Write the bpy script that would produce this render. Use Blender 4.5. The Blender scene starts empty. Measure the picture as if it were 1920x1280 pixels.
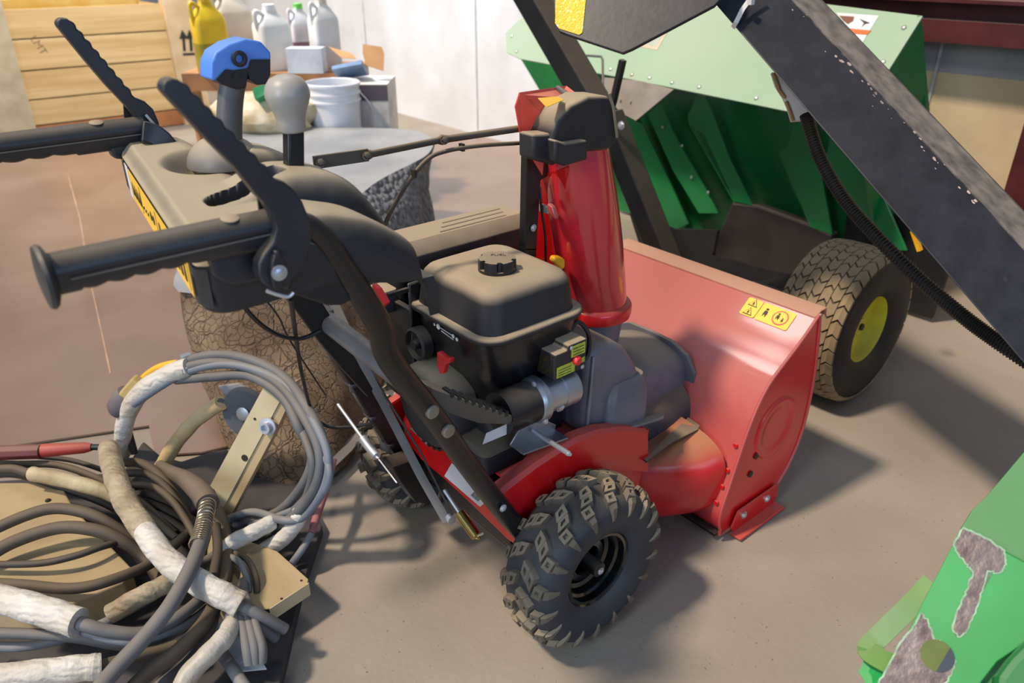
import bpy, bmesh, math, random
from mathutils import Vector, Matrix, noise
random.seed(7)
S = bpy.context.scene
COL = S.collection
V = Vector
pi = math.pi

# ---------------------------------------------------------------- camera, world, lights
CAM = V((-.929, -1.173, 1.369)); TH = .875; PT = .474; FP = 1440.0
FW = V((math.cos(TH)*math.cos(PT), math.sin(TH)*math.cos(PT), -math.sin(PT)))
RT = V((math.sin(TH), -math.cos(TH), 0)); UPV = RT.cross(FW)
cd = bpy.data.cameras.new('camera'); cam = bpy.data.objects.new('camera', cd); COL.objects.link(cam)
cam.matrix_world = Matrix(((RT.x, UPV.x, -FW.x, CAM.x), (RT.y, UPV.y, -FW.y, CAM.y), (RT.z, UPV.z, -FW.z, CAM.z), (0, 0, 0, 1)))
cd.sensor_width = 36; cd.lens = 36*FP/1920; cd.clip_start = .02
cd.dof.use_dof = True; cd.dof.focus_distance = 1.55; cd.dof.aperture_fstop = 4.0
S.camera = cam
S.view_settings.view_transform = 'Standard'; S.view_settings.look = 'None'
S.view_settings.exposure = 0.0; S.view_settings.gamma = 1.0; S.view_settings.use_curve_mapping = False
wd = bpy.data.worlds.new('world'); S.world = wd; wd.use_nodes = True
wd.node_tree.nodes['Background'].inputs[0].default_value = (.48, .66, 1, 1)
wd.node_tree.nodes['Background'].inputs[1].default_value = .30

def light(name, typ, loc, target, energy, color, **kw):
    l = bpy.data.lights.new(name, typ); l.energy = energy; l.color = color
    for k, v in kw.items(): setattr(l, k, v)
    o = bpy.data.objects.new(name, l); COL.objects.link(o); o.location = loc
    o.rotation_euler = (V(target)-V(loc)).to_track_quat('-Z', 'Y').to_euler()
    return o
light('sun', 'SUN', (-2, .7, 3.6), (0, 0, .2), 3.6, (1, .84, .66), angle=math.radians(5))
light('door_daylight', 'AREA', (-4.2, -1.2, 2.3), (.2, .2, .4), 88, (.78, .89, 1), shape='RECTANGLE', size=1.1, size_y=2.4)
light('side_daylight', 'AREA', (-.6, -4.4, 1.9), (.2, 0, .3), 42, (.50, .69, 1), shape='RECTANGLE', size=2.6, size_y=1.6)
light('ceiling_lamp', 'AREA', (.15, .95, 3.0), (.5, .1, 0), 11, (1, .97, .92), shape='RECTANGLE', size=.5, size_y=.35)
light('back_wall_fill', 'AREA', (.4, 4.2, 3.0), (1.9, 5.6, .6), 110, (.90, .95, 1), shape='RECTANGLE', size=1.5, size_y=1.0)  # added fill lamp that brightens the back wall, not a known window

# ---------------------------------------------------------------- pixel + plane -> point of the place
def U(px, py, **k):
    d = FW*FP + RT*(px-960) - UPV*(py-640)
    if 'd' in k: return CAM + d*(k['d']/FP)
    ax = list(k)[0]; i = 'xyz'.index(ax); t = (k[ax]-CAM[i])/d[i]
    return CAM + d*t
def UL(pts, **k): return [U(a, b, **k) for a, b in pts]
def ULc(pts, **k): return [V((p.x, p.y, max(p.z, .02))) for p in UL(pts, **k)]
def UP(px, py, p0, n):
    d = FW*FP + RT*(px-960) - UPV*(py-640); n = V(n)
    return CAM + d*((V(p0)-CAM).dot(n)/d.dot(n))

# ---------------------------------------------------------------- materials
def lin(h):
    h = h.lstrip('#'); r = []
    for i in (0, 2, 4):
        c = int(h[i:i+2], 16)/255; r.append(c/12.92 if c < .04045 else ((c+.055)/1.055)**2.4)
    return (*r, 1)
MATS = {}
def M(name, col, rough=.5, metal=0, dust=0, dcol='#9c8b70', bump=0, bscale=60, var=.12, vscale=8, coat=0, spec=.5, col2=None, speck=0, dmin=.42, dmax=1.0):
    if name in MATS: return MATS[name]
    m = bpy.data.materials.new(name); MATS[name] = m; m.use_nodes = True
    nt = m.node_tree; N = nt.nodes; L = nt.links; b = N['Principled BSDF']
    tc = N.new('ShaderNodeTexCoord')
    n1 = N.new('ShaderNodeTexNoise'); n1.inputs['Scale'].default_value = vscale; n1.inputs['Detail'].default_value = 5
    L.new(tc.outputs['Object'], n1.inputs['Vector'])
    mx = N.new('ShaderNodeMix'); mx.data_type = 'RGBA'
    c = lin(col); c2 = lin(col2) if col2 else tuple(min(1, v*(1+var*2)+.004) for v in c[:3])+(1,)
    c1 = c if col2 else tuple(v*(1-var) for v in c[:3])+(1,)
    mx.inputs['A'].default_value = c1; mx.inputs['B'].default_value = c2
    rp = N.new('ShaderNodeMapRange'); rp.inputs['From Min'].default_value = .35; rp.inputs['From Max'].default_value = .65
    L.new(n1.outputs['Fac'], rp.inputs['Value']); L.new(rp.outputs['Result'], mx.inputs['Factor'])
    out = mx.outputs['Result']
    b.inputs['Roughness'].default_value = rough; b.inputs['Metallic'].default_value = metal
    b.inputs['Coat Weight'].default_value = coat; b.inputs['Coat Roughness'].default_value = .12
    b.inputs['Specular IOR Level'].default_value = spec
    if speck:
        vo = N.new('ShaderNodeTexNoise'); vo.inputs['Scale'].default_value = 90; vo.inputs['Detail'].default_value = 2
        L.new(tc.outputs['Object'], vo.inputs['Vector'])
        r2 = N.new('ShaderNodeMapRange'); r2.inputs['From Min'].default_value = .70; r2.inputs['From Max'].default_value = .74
        r2.inputs['To Max'].default_value = speck
        L.new(vo.outputs['Fac'], r2.inputs['Value'])
        m3 = N.new('ShaderNodeMix'); m3.data_type = 'RGBA'; m3.inputs['B'].default_value = (.03, .025, .02, 1)
        L.new(out, m3.inputs['A']); L.new(r2.outputs['Result'], m3.inputs['Factor']); out = m3.outputs['Result']
    if dust:                                   # settled dust lies on the faces that look up
        g = N.new('ShaderNodeNewGeometry'); sp = N.new('ShaderNodeSeparateXYZ'); L.new(g.outputs['Normal'], sp.inputs[0])
        n2 = N.new('ShaderNodeTexNoise'); n2.inputs['Scale'].default_value = 22; n2.inputs['Detail'].default_value = 6
        L.new(tc.outputs['Object'], n2.inputs['Vector'])
        ad = N.new('ShaderNodeMath'); ad.operation = 'MULTIPLY_ADD'; ad.inputs[1].default_value = .22; L.new(n2.outputs['Fac'], ad.inputs[0]); L.new(sp.outputs['Z'], ad.inputs[2])
        r3 = N.new('ShaderNodeMapRange'); r3.inputs['From Min'].default_value = dmin; r3.inputs['From Max'].default_value = dmax; r3.inputs['To Max'].default_value = dust
        L.new(ad.outputs[0], r3.inputs['Value'])
        m2 = N.new('ShaderNodeMix'); m2.data_type = 'RGBA'; m2.inputs['B'].default_value = lin(dcol)
        L.new(out, m2.inputs['A']); L.new(r3.outputs['Result'], m2.inputs['Factor']); out = m2.outputs['Result']
        mr = N.new('ShaderNodeMapRange'); mr.inputs['To Min'].default_value = rough; mr.inputs['To Max'].default_value = .85
        L.new(r3.outputs['Result'], mr.inputs['Value']); L.new(mr.outputs['Result'], b.inputs['Roughness'])
        if coat:
            mc = N.new('ShaderNodeMapRange'); mc.inputs['To Min'].default_value = coat; mc.inputs['To Max'].default_value = coat*.8
            L.new(r3.outputs['Result'], mc.inputs['Value']); L.new(mc.outputs['Result'], b.inputs['Coat Weight'])
    L.new(out, b.inputs['Base Color'])
    if bump:
        n3 = N.new('ShaderNodeTexNoise'); n3.inputs['Scale'].default_value = bscale; n3.inputs['Detail'].default_value = 4
        L.new(tc.outputs['Object'], n3.inputs['Vector'])
        bp = N.new('ShaderNodeBump'); bp.inputs['Strength'].default_value = bump; bp.inputs['Distance'].default_value = .01
        L.new(n3.outputs['Fac'], bp.inputs['Height']); L.new(bp.outputs['Normal'], b.inputs['Normal'])
    return m
def nodes_of(m): return m.node_tree.nodes, m.node_tree.links, m.node_tree.nodes['Principled BSDF']

PLASTIC = M('black_plastic', '#1d1d21', .48, dust=.62, dcol='#94866f', bump=.05, bscale=400, spec=.45)
PLASTIC_D = M('dusty_plastic', '#232326', .55, dust=1.0, dcol='#a3937a', bump=.06, bscale=300, speck=.5)
PLASTIC_S = M('soft_black_plastic', '#24262b', .42, dust=.35, dcol='#94866f', bump=.04, bscale=500)
STEELB = M('black_steel', '#101013', .38, dust=.3, dcol='#82776a', coat=.15)
STEELG = M('gloss_black_steel', '#0a0a0c', .18, coat=.6)
RED = M('red_paint', '#cf1016', .30, dust=.55, dcol='#b06a5c', coat=.35, var=.06, vscale=4)
REDF = M('red_paint_faded', '#be2c31', .30, dust=.8, dcol='#b06a60', coat=.8, dmin=-.2, dmax=.85, var=.08, vscale=4)
REDK = M('red_plastic', '#d42a2c', .4)
RUB = M('tire_rubber', '#30343b', .62, dust=.45, dcol='#6f665a', bump=.1, bscale=200)
LUG = M('tire_lug_rubber', '#635b4f', .8, dust=.8, dcol='#a09076', bump=.15, bscale=200)
ZINC = M('zinc', '#c6c9cd', .42, metal=.75, var=.1)
ALU = M('cast_aluminium', '#aeb4bc', .38, metal=.9, var=.1, bump=.05)
GREYM = M('grey_steel', '#7b7b7c', .45, metal=.7, dust=.3)
BRASS = M('yellow_zinc', '#c9ad62', .25, metal=1)
YEL = M('yellow_plastic', '#f0aa1c', .35)
YELD = M('decal_yellow', '#f0bf3c', .5, var=.03)
WHITE = M('white_label', '#dcdcdf', .5, var=.03)
INK = M('black_ink', '#26231c', .6)
LIME = M('decal_lime', '#a9b53c', .5, var=.1, vscale=80)
KNOB = M('grey_knob_plastic', '#a19d96', .36, dust=.25, dcol='#a89f90', var=.04)
GRIPG = M('grey_grip_plastic', '#5f5f60', .5, dust=.35, bump=.05, bscale=500)
BLUE = M('blue_trigger_plastic', '#5a90ea', .4, dust=.35, dcol='#8497b5', var=.06)
ROD = M('dusty_rod', '#4c443b', .5, metal=.3, dust=.8)
CABLEB = M('black_cable', '#17171a', .45)

# ---------------------------------------------------------------- mesh helpers
class MB:
    def __init__(s): s.v = []; s.f = []; s.m = []
    def add(s, vs, fs, mi=0):
        o = len(s.v); s.v += [V(p) for p in vs]; s.f += [tuple(i+o for i in f) for f in fs]; s.m += [mi]*len(fs); return s
    def box(s, c, size, rot=None, mi=0):
        hx, hy, hz = [k/2 for k in size]
        vs = [V((x, y, z)) for x in (-hx, hx) for y in (-hy, hy) for z in (-hz, hz)]
        if rot is not None: vs = [rot @ v for v in vs]
        return s.add([v+V(c) for v in vs], [(0, 1, 3, 2), (4, 6, 7, 5), (0, 4, 5, 1), (2, 3, 7, 6), (0, 2, 6, 4), (1, 5, 7, 3)], mi)
    def bb(s, x0, x1, y0, y1, z0, z1, mi=0): return s.box(((x0+x1)/2, (y0+y1)/2, (z0+z1)/2), (x1-x0, y1-y0, z1-z0), None, mi)
    def prism(s, poly, off, mi=0):
        n = len(poly); off = V(off); a = [V(p) for p in poly]
        return s.add(a+[p+off for p in a], [tuple(range(n))[::-1], tuple(range(n, 2*n))]+[(i, (i+1) % n, n+(i+1) % n, n+i) for i in range(n)], mi)
    def loft(s, rings, cap=True, closed=True, mi=0):
        n = len(rings[0]); vs = [p for r in rings for p in r]; fs = []
        for k in range(len(rings)-1):
            for i in range(n if closed else n-1):
                j = (i+1) % n; fs.append((k*n+i, k*n+j, (k+1)*n+j, (k+1)*n+i))
        if cap and closed: fs += [tuple(range(n))[::-1], tuple((len(rings)-1)*n+i for i in range(n))]
        return s.add(vs, fs, mi)
    def tube(s, path, r, n=12, cap=True, mi=0, flat=1, up=None):
        path = [V(p) for p in path]; rings = []; m = len(path)
        t0 = (path[1]-path[0]).normalized()
        u = V(up) if up is not None else (V((0, 0, 1)) if abs(t0.z) < .9 else V((1, 0, 0)))
        for i, p in enumerate(path):
            t = (path[min(i+1, m-1)]-path[max(i-1, 0)]).normalized()
            if up is not None: u = V(up)
            u = (u-t*u.dot(t)).normalized(); w = t.cross(u)
            rr = r[i] if isinstance(r, (list, tuple)) else (r(i/(m-1)) if callable(r) else r)
            rings.append([p+(u*math.cos(a)*rr+w*math.sin(a)*rr*flat) for a in [2*pi*k/n for k in range(n)]])
        return s.loft(rings, cap, mi=mi)
    def rect(s, path, w, h, up=(0, 0, 1), mi=0):
        """bar of section w (sideways) x h (along up)"""
        path = [V(p) for p in path]; rings = []; m = len(path)
        for i, p in enumerate(path):
            t = (path[min(i+1, m-1)]-path[max(i-1, 0)]).normalized(); u = V(up); u = (u-t*u.dot(t)).normalized(); q = t.cross(u)
            rings.append([p+q*a*w/2+u*b*h/2 for a, b in ((-1, -1), (1, -1), (1, 1), (-1, 1))])
        return s.loft(rings, True, mi=mi)
    def lathe(s, prof, o, ax=(0, 0, 1), n=32, mi=0, cap=True):
        ax = V(ax).normalized(); u = V((1, 0, 0)) if abs(ax.x) < .9 else V((0, 0, 1)); u = (u-ax*u.dot(ax)).normalized(); w = ax.cross(u)
        rings = [[V(o)+ax*h+(u*math.cos(a)+w*math.sin(a))*max(r, 1e-5) for a in [2*pi*k/n for k in range(n)]] for r, h in prof]
        return s.loft(rings, cap, mi=mi)
    def build(s, name, mat, parent=None, smooth=True, bevel=0, seg=2, sub=0, ang=40, **props):
        me = bpy.data.meshes.new(name); me.from_pydata([tuple(p) for p in s.v], [], s.f)
        mats = mat if isinstance(mat, (list, tuple)) else [mat]
        for m in mats: me.materials.append(m)
        if len(mats) > 1: me.polygons.foreach_set('material_index', s.m)
        bm = bmesh.new(); bm.from_mesh(me); bmesh.ops.recalc_face_normals(bm, faces=bm.faces[:])
        if smooth:
            for f in bm.faces: f.smooth = True
            for e in bm.edges:
                if len(e.link_faces) == 2 and e.calc_face_angle(0) > math.radians(ang): e.smooth = False
        bm.to_mesh(me); bm.free()
        o = bpy.data.objects.new(name, me); COL.objects.link(o)
        if parent is not None: o.parent = parent
        if bevel:
            b = o.modifiers.new('bevel', 'BEVEL'); b.width = bevel; b.segments = seg; b.limit_method = 'ANGLE'; b.angle_limit = math.radians(35)
            b.harden_normals = False
        if sub: q = o.modifiers.new('sub', 'SUBSURF'); q.levels = sub; q.render_levels = sub
        for k, v in props.items(): o[k] = v
        return o
def tag(o, label, cat, group=None, kind=None):
    o['label'] = label; o['category'] = cat
    if group: o['group'] = group
    if kind: o['kind'] = kind
    return o
def empty(name, label, cat, loc=(0, 0, 0), group=None):
    o = bpy.data.objects.new(name, None); COL.objects.link(o); o.location = loc; tag(o, label, cat, group); o.empty_display_size = .05
    return o
def keep(parent, *objs):
    """parts are modelled in place; hang them under an Empty that stands at the thing's base"""
    for o in objs:
        o.parent = parent; o.matrix_parent_inverse = Matrix.Translation(-parent.location)
def spline(pts, n=8, closed=False):
    pts = [V(p) for p in pts]; out = []; m = len(pts)
    rng = range(m if closed else m-1)
    for i in rng:
        if closed: a, b, c, d = pts[(i-1) % m], pts[i], pts[(i+1) % m], pts[(i+2) % m]
        else: a, b, c, d = pts[max(i-1, 0)], pts[i], pts[i+1], pts[min(i+2, m-1)]
        for k in range(n):
            t = k/n
            out.append(.5*((2*b)+(c-a)*t+(2*a-5*b+4*c-d)*t*t+(3*b-a-3*c+d)*t*t*t))
    if not closed: out.append(pts[-1])
    return out
def rrect(cx, cy, w, h, r, n=5):
    o = []
    for sx, sy, a0 in ((1, 1, 0), (-1, 1, 90), (-1, -1, 180), (1, -1, 270)):
        for k in range(n+1):
            a = math.radians(a0+90*k/n); o.append((cx+sx*(w/2-r)+r*math.cos(a), cy+sy*(h/2-r)+r*math.sin(a)))
    return o
def lerp(a, b, t): return a+(b-a)*t
def interp(x, pts):
    if x <= pts[0][0]: return pts[0][1]
    for (a, b), (c, d) in zip(pts, pts[1:]):
        if x <= c: return b+(d-b)*(x-a)/(c-a)
    return pts[-1][1]
def sstep(a, b, x):
    t = min(1, max(0, (x-a)/(b-a))); return t*t*(3-2*t)
def bolt(name, p, ax, r, parent, mat=None, h=.4):
    ax = V(ax).normalized(); mb = MB(); mb.lathe([(r*1.35, 0), (r*1.35, r*.25)], p, ax, 18); mb.lathe([(r, r*.25), (r, r*(.25+h)), (r*.8, r*(.35+h))], p, ax, 6)
    return mb.build(name, mat or ZINC, parent)
def drape(mb, p, ex, ey, nrm, poly, mi=0, t=.0008):
    """flat mark: polygon given in the decal's own axes"""
    return mb.prism([V(p)+ex*a+ey*b for a, b in poly], V(nrm)*t, mi)
# ================================================================ THE SETTING
def floor_material():
    m = M('concrete_floor', '#8b8073', .62, col2='#9d9284', vscale=1.3, bump=.12, bscale=60, speck=.55)
    return m
fl = MB().bb(-4, 2.95, -4, 9, -.12, 0).build('floor', floor_material(), smooth=False); fl['kind'] = 'structure'
wallm = M('white_insulation', '#dfe0e4', .6, col2='#cfcfd0', vscale=2.2, bump=.25, bscale=7)
wb = MB().bb(2.95, 3.1, 2.0, 9, 0, 3.2).build('wall_back', wallm, smooth=False); wb['kind'] = 'structure'
wall2 = M('tan_concrete_wall', '#d3bf98', .8, col2='#bfa986', vscale=2.5, bump=.15, bscale=20)
# blue-grey band of stained lining over the tan lower wall
MB().bb(2.95, 3.1, -4, 2.0, 0, .86).build('wall_right', wall2, smooth=False)['kind'] = 'structure'
MB().bb(2.95, 3.1, -4, 2.0, .86, 3.2).build('wall_right_upper', M('grey_lining', '#85888f', .45, col2='#a3a2a0', vscale=3, bump=.2, bscale=6), smooth=False)['kind'] = 'structure'
MAR = M('maroon_steel', '#4a1618', .5, dust=.7, dcol='#8d7a72', var=.15)
g = MB(); g.bb(2.80, 2.95, -4, 2.6, 1.07, 1.09); g.bb(2.80, 2.815, -4, 2.6, 1.0, 1.07); g.bb(2.78, 2.95, -4, 2.6, 1.16, 1.175)
g.bb(2.9, 2.95, -4, 2.6, 1.07, 1.3)
g.build('trim_1', MAR, smooth=False)['kind'] = 'structure'
MB().bb(2.72, 2.95, -.34, -.06, 0, 3.0).build('trim_2', MAR, smooth=False, bevel=.004)['kind'] = 'structure'
for i, yy in enumerate((.42, 3.9, 5.6)):
    MB().bb(2.944, 2.952, yy, yy+.012, 0, 3.0).build('trim_%d' % (3+i), M('seam_grey', '#b9b8b8', .6), smooth=False)['kind'] = 'structure'
wl = MB().bb(-4, 2.95, 8.9, 9.05, 0, 3.2).build('wall_far', M('grey_far_wall', '#8a8d92', .7, bump=.1, bscale=8), smooth=False); wl['kind'] = 'structure'

# ---- brown fibreboard sheet lying on the floor
BRW = M('brown_board', '#7c6250', .36, col2='#8a7160', vscale=2.0, bump=.05, bscale=90, spec=.9, coat=.25)
sh = UL([(-60, 290), (545, 262), (905, 258), (1010, 284), (1010, 420), (800, 640), (560, 800), (430, 838), (380, 850), (292, 856), (280, 800), (-60, 850)], z=.006)
o = MB().prism(sh, (0, 0, .006)).build('brown_board', BRW, smooth=False)
tag(o, 'large brown hardboard sheet lying flat on the floor under the old log', 'board')
cr = UL([(128, 330), (150, 410), (168, 520), (190, 620), (207, 700)], z=.0125)
MB().rect(cr, .006, .0015).build('fold_line', M('crease', '#a88a70', .5), o)

# ================================================================ SNOW BLOWER
SB = empty('snow_blower', 'red and black two-stage snow blower with dusty grey controls', 'snow blower', (0, 0, 0))

# ---- wheels
RW = .195
def crown(y, rr=RW, hw=.066):
    t = min(1, abs(y)/hw); return rr-.013-.022*t**3
def tire_profile(): # (r, y)
    return [(.086, -.045), (.098, -.058), (.125, -.068), (.150, -.067), (.166, -.062), (.176, -.048), (.181, -.02), (.182, 0),
            (.181, .02), (.176, .048), (.166, .062), (.150, .067), (.125, .068), (.098, .058), (.086, .045)]
def lug_block(mb, c, quad, h, hole=True):
    """quad: four (theta, y) corners; raised knob with a sunk pocket"""
    def pt(th, y, e): 
        r = crown(y)+e; return V((c[0]+r*math.cos(th), c[1]+y, c[2]+r*math.sin(th)))
    base = [pt(a, y, -.004) for a, y in quad]
    ca = sum(a for a, y in quad)/4; cy = sum(y for a, y in quad)/4
    top = [pt(lerp(ca, a, .86), lerp(cy, y, .86), h) for a, y in quad]
    inn = [pt(lerp(ca, a, .38), lerp(cy, y, .38), h) for a, y in quad]
    low = [pt(lerp(ca, a, .3), lerp(cy, y, .3), h-.007) for a, y in quad]
    vs = base+top+inn+low; fs = []
    for i in range(4):
        j = (i+1) % 4
        for k in range(3): fs.append((k*4+i, k*4+j, k*4+4+j, k*4+4+i))
    fs.append((12, 13, 14, 15)); mb.add(vs, fs)
def make_wheel(c, side):
    c = V(c); mb = MB(); mb.lathe(tire_profile(), c, (0, 1, 0), 72, cap=False)
    tire = mb.build('tire', RUB, SB)
    lg = MB(); N = 18
    for k in range(N):
        a = 2*pi*k/N; d = 2*pi/N
        for s in (1, -1):
            off = 0 if s == 1 else d*.5
            q = lambda t, y: (a+off+t*d, s*y)
            lug_block(lg, c, [q(-.02, .001), q(.42, .004), q(.66, .024), q(.12, .026)], .015)
            lug_block(lg, c, [q(.12, .024), q(.58, .022), q(.86, .038), q(.32, .041)], .015)
            lug_block(lg, c, [q(.50, .043), q(.92, .041), q(1.0, .059), q(.56, .062)], .016)
            # shoulder cleat running down the sidewall
            A0, A1 = a+off+.62*d, a+off+.92*d
            ring = []
            for (r, y, w) in ((.176, .060, 1), (.166, .0665, .9), (.150, .0695, .6), (.138, .0705, .3)):
                am = (A0+A1)/2; hw = (A1-A0)/2*w
                ring.append([V((c[0]+(r+e)*math.cos(t), c[1]+s*(y+f), c[2]+(r+e)*math.sin(t))) for t, e, f in
                             ((am-hw, -.004, -.004), (am-hw*.8, .004, .0035*w), (am+hw*.8, .004, .0035*w), (am+hw, -.004, -.004))])
            lg.loft(ring)
    lg.build('tread_lugs', LUG, tire, smooth=False)
    rm = MB(); s = side
    pr = [(.089, .050), (.086, .046), (.080, .046), (.079, .030), (.073, .026), (.069, .010), (.056, .004), (.050, .012), (.036, .012), (.032, .004), (.0, .004)]
    rm.lathe([(r, h*s) for r, h in pr], c, (0, 1, 0), 48, cap=False)
    rm.lathe([(.087, -.046), (.087, .044)], c, (0, 1, 0), 48, cap=False); rm.lathe([(.066, -.006), (.0, -.006)], c, (0, 1, 0), 32)
    rim = rm.build('rim', STEELG, tire)
    MB().lathe([(.017, .004*s), (.017, .050*s), (.013, .053*s)], c, (0, 1, 0), 24).build('hub', STEELB, tire)
    for k in range(5):
        a = 2*pi*k/5+.4
    bolt('axle_bolt', c+V((0, .053*s, 0)), (0, s, 0), .006, tire)
    return tire
make_wheel((0, -.300, RW), -1)
make_wheel((0, .300, RW), 1)
MB().lathe([(.0095, -.31), (.0095, .31)], (0, 0, RW), (0, 1, 0), 16).build('axle', GREYM, SB)

# ---- auger housing
HW = .335
back = [(.758, .559), (.700, .512), (.640, .472), (.578, .428), (.531, .355), (.499, .259), (.474, .174), (.452, .098), (.458, .050), (.480, .022)]
back = [(p.x, p.z) for p in spline([V((x, 0, z)) for x, z in back], 4)]
front = [(.614, .015), (.681, .044), (.744, .094), (.780, .160), (.797, .229), (.800, .320), (.793, .411), (.775, .500), (.764, .556)]
front = [(p.x, p.z) for p in spline([V((x, 0, z)) for x, z in front], 3)]
hs = MB(); T = .004
sheet = back
rings = []
for i, (x, z) in enumerate(sheet):
    a = sheet[max(i-1, 0)]; b = sheet[min(i+1, len(sheet)-1)]; t = V((b[0]-a[0], 0, b[1]-a[1])).normalized(); n = V((-t.z, 0, t.x))
    if n.x < 0: n = -n
    rings.append([V((x, -HW, z)), V((x, HW, z)), V((x, HW, z))+n*T, V((x, -HW, z))+n*T])
hs.loft(rings)
housing = hs.build('auger_housing', REDF, SB, ang=30)
# folded lip along the top edge, rounded onto the sheet
lip = [V((.748, 0, .556)), V((.775, 0, .566)), V((.800, 0, .566)), V((.803, 0, .548))]
lm = MB(); lm.loft([[p+V((0, s*HW, 0)) for p in lip]+[p+V((0, s*HW, -.004)) for p in lip[::-1]] for s in (-1, 1)])
lm.build('top_lip', M('dusty_red_edge', '#b97a68', .6, dust=.9, dcol='#b48a72'), housing, bevel=.0015)
for s in (-1, 1):
    sp = MB(); sp.prism([V((x, s*(HW-.001), z)) for x, z in back+front], (0, s*.004, 0))
    plate = sp.build('side_plate', RED, SB, smooth=False)
    # rolled rim round the plate
    rim = [V((x, s*(HW+.004), z)) for x, z in back+front]
    MB().tube(spline(rim[::3]+[rim[0]], 3), .0045, 8).build('rolled_rim', REDF, plate)
    # pressed dish for the auger bearing
    q = U(1452, 800, y=-HW); q = V((q.x, s*(HW+.003), q.z))
    MB().lathe([(.088, 0), (.085, s*.004), (.072, s*.006), (.062, s*.0015), (.040, s*.0008)], q, (0, 1, 0), 40).build('bearing_dish', RED, plate)
    
    h = MB()
    for pq in ((1415, 853), (1404, 887)):
        hq = U(*pq, y=-HW); h.lathe([(.0095, 0), (.0095, s*.0014)], V((hq.x, s*(HW+.0052), hq.z)), (0, 1, 0), 16)
    h.build('slot_hole', INK, plate)
    # skid shoe
    sk = MB()
    prof = [(.500, .030), (.520, .004), (.690, .004), (.712, .030), (.700, .075), (.520, .075)]
    sk.prism([V((x, s*(HW+.008), z)) for x, z in prof], (0, s*.005, 0))
    sk.prism([V((x, s*(HW+.008), z)) for x, z in ((.505, .004), (.500, .012), (.705, .012), (.705, .004))], (0, s*.035, 0))
    shoe = sk.build('skid_shoe', RED, SB, smooth=False, bevel=.003)
    for x in (.550, .655): bolt('shoe_bolt', V((x, s*(HW+.013), .048)), (0, s, 0), .008, shoe)
wd_ = MB()
for k in (1, 3, 5, 8):
    p = V((.447+.002*k, -HW+.004, .10+.045*k*.5)); wd_.lathe([(.006, -.004), (.007, 0), (.004, .004)], V((interp(.10+.022*k, [(z, x) for x, z in sorted([b for b in back], key=lambda q: q[1])])-.003, -.322, .10+.022*k)), (1, 0, 0), 8)
wd_.build('weld_bead', RED, housing)
# auger (dark inside the bucket)
au = MB(); au.lathe([(.017, -HW+.01), (.017, HW-.01)], (.64, 0, .21), (0, 1, 0), 16)
for s in (-1, 1):
    for ph in (0, pi):
        r1 = []
        for k in range(40):
            t = k/39; a = ph+s*t*2*pi*1.2; y = s*(.05+t*(HW-.09))
            r1.append([V((.64+r*math.cos(a), y+e, .21+r*math.sin(a))) for r, e in ((.095, -.002), (.135, -.002), (.135, .002), (.095, .002))])
        au.loft(r1)
au.build('auger', RED, SB)
MB().rect([(.47, -HW+.004, .020), (.47, HW-.004, .020)], .03, .006).build('scraper_bar', STEELB, SB, smooth=False)
# impeller drum with flared throat, leading into the bucket
dr = MB(); rings = []
for x, ry, rz, zc in ((.255, .175, .130, .150), (.30, .215, .134, .155), (.36, .265, .138, .160), (.42, .305, .142, .165), (.475, .322, .150, .172)):
    ring = []
    for k in range(48):
        a = 2*pi*k/48; cs, sn = math.cos(a), math.sin(a); e = .55
        ring.append(V((x, ry*math.copysign(abs(cs)**e, cs), max(.02, zc+rz*math.copysign(abs(sn)**e, sn)*.85))))
    rings.append(ring)
dr.loft(rings)
dr.build('impeller_housing', M('drum_red', '#cf1a1e', .3, dust=.9, dcol='#a5714c', coat=.45, var=.06), SB, ang=60)
# warning decal on the bucket: five points of the sheet unrolled
def on_sheet(y, s):                 # s = distance down the sheet from the top edge
    acc = 0
    for (a, b), (c, d) in zip(sheet, sheet[1:]):
        L = math.hypot(c-a, d-b)
        if acc+L >= s:
            t = (s-acc)/L; tg = V((c-a, 0, d-b)).normalized(); n = V((tg.z, 0, -tg.x)); n = -n if n.z < 0 else n
            return V((lerp(a, c, t), y, lerp(b, d, t)))+n*.0012, n
        acc += L
    return V((a, y, b)), V((0, 0, 1))
def sheet_poly(mb, pts, mi, lift=0.0, thick=.0006):
    P = []; Nn = V((0, 0, 0))
    for y, s in pts:
        p, n = on_sheet(y, s); P.append(p+n*lift); Nn = n
    mb.prism(P, Nn*thick, mi)
dc = MB(); y0 = -.322; W_ = .138
def DY(u): return y0+.018+u
rr = rrect(0, 0, 1, 1, .12, 3)
def decal_rect(mb, ya, yb, sa, sb, mi, lift, r=.006):
    pts = rrect((ya+yb)/2, (sa+sb)/2, abs(yb-ya), abs(sb-sa), r, 3); sheet_poly(mb, pts, mi, lift)
decal_rect(dc, -.290, -.196, .018, .072, 0, 0)
decal_rect(dc, -.194, -.150, .018, .072, 0, 0)
def stick(mb, yc, sc, h, mi, lift):
    sheet_poly(mb, [(yc+.25*h*math.cos(a)*.6, sc-.38*h+.13*h*math.sin(a)) for a in [k*pi/4 for k in range(8)]], mi, lift)
    sheet_poly(mb, [(yc-.16*h, sc-.22*h), (yc+.16*h, sc-.22*h), (yc+.2*h, sc+.1*h), (yc+.16*h, sc+.5*h), (yc+.03*h, sc+.15*h), (yc-.14*h, sc+.5*h), (yc-.22*h, sc+.08*h)], mi, lift)
stick(dc, -.215, .045, .028, 1, .0007)
for sc in (.031, .058):
    tri = lambda k: [(-.172-.014*k, sc+.010*k), (-.172+.014*k, sc+.010*k), (-.172, sc-.013*k)]
    sheet_poly(dc, tri(1), 1, .0007); sheet_poly(dc, tri(.78), 0, .0013); stick(dc, -.172, sc+.002, .012, 1, .0019)
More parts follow.
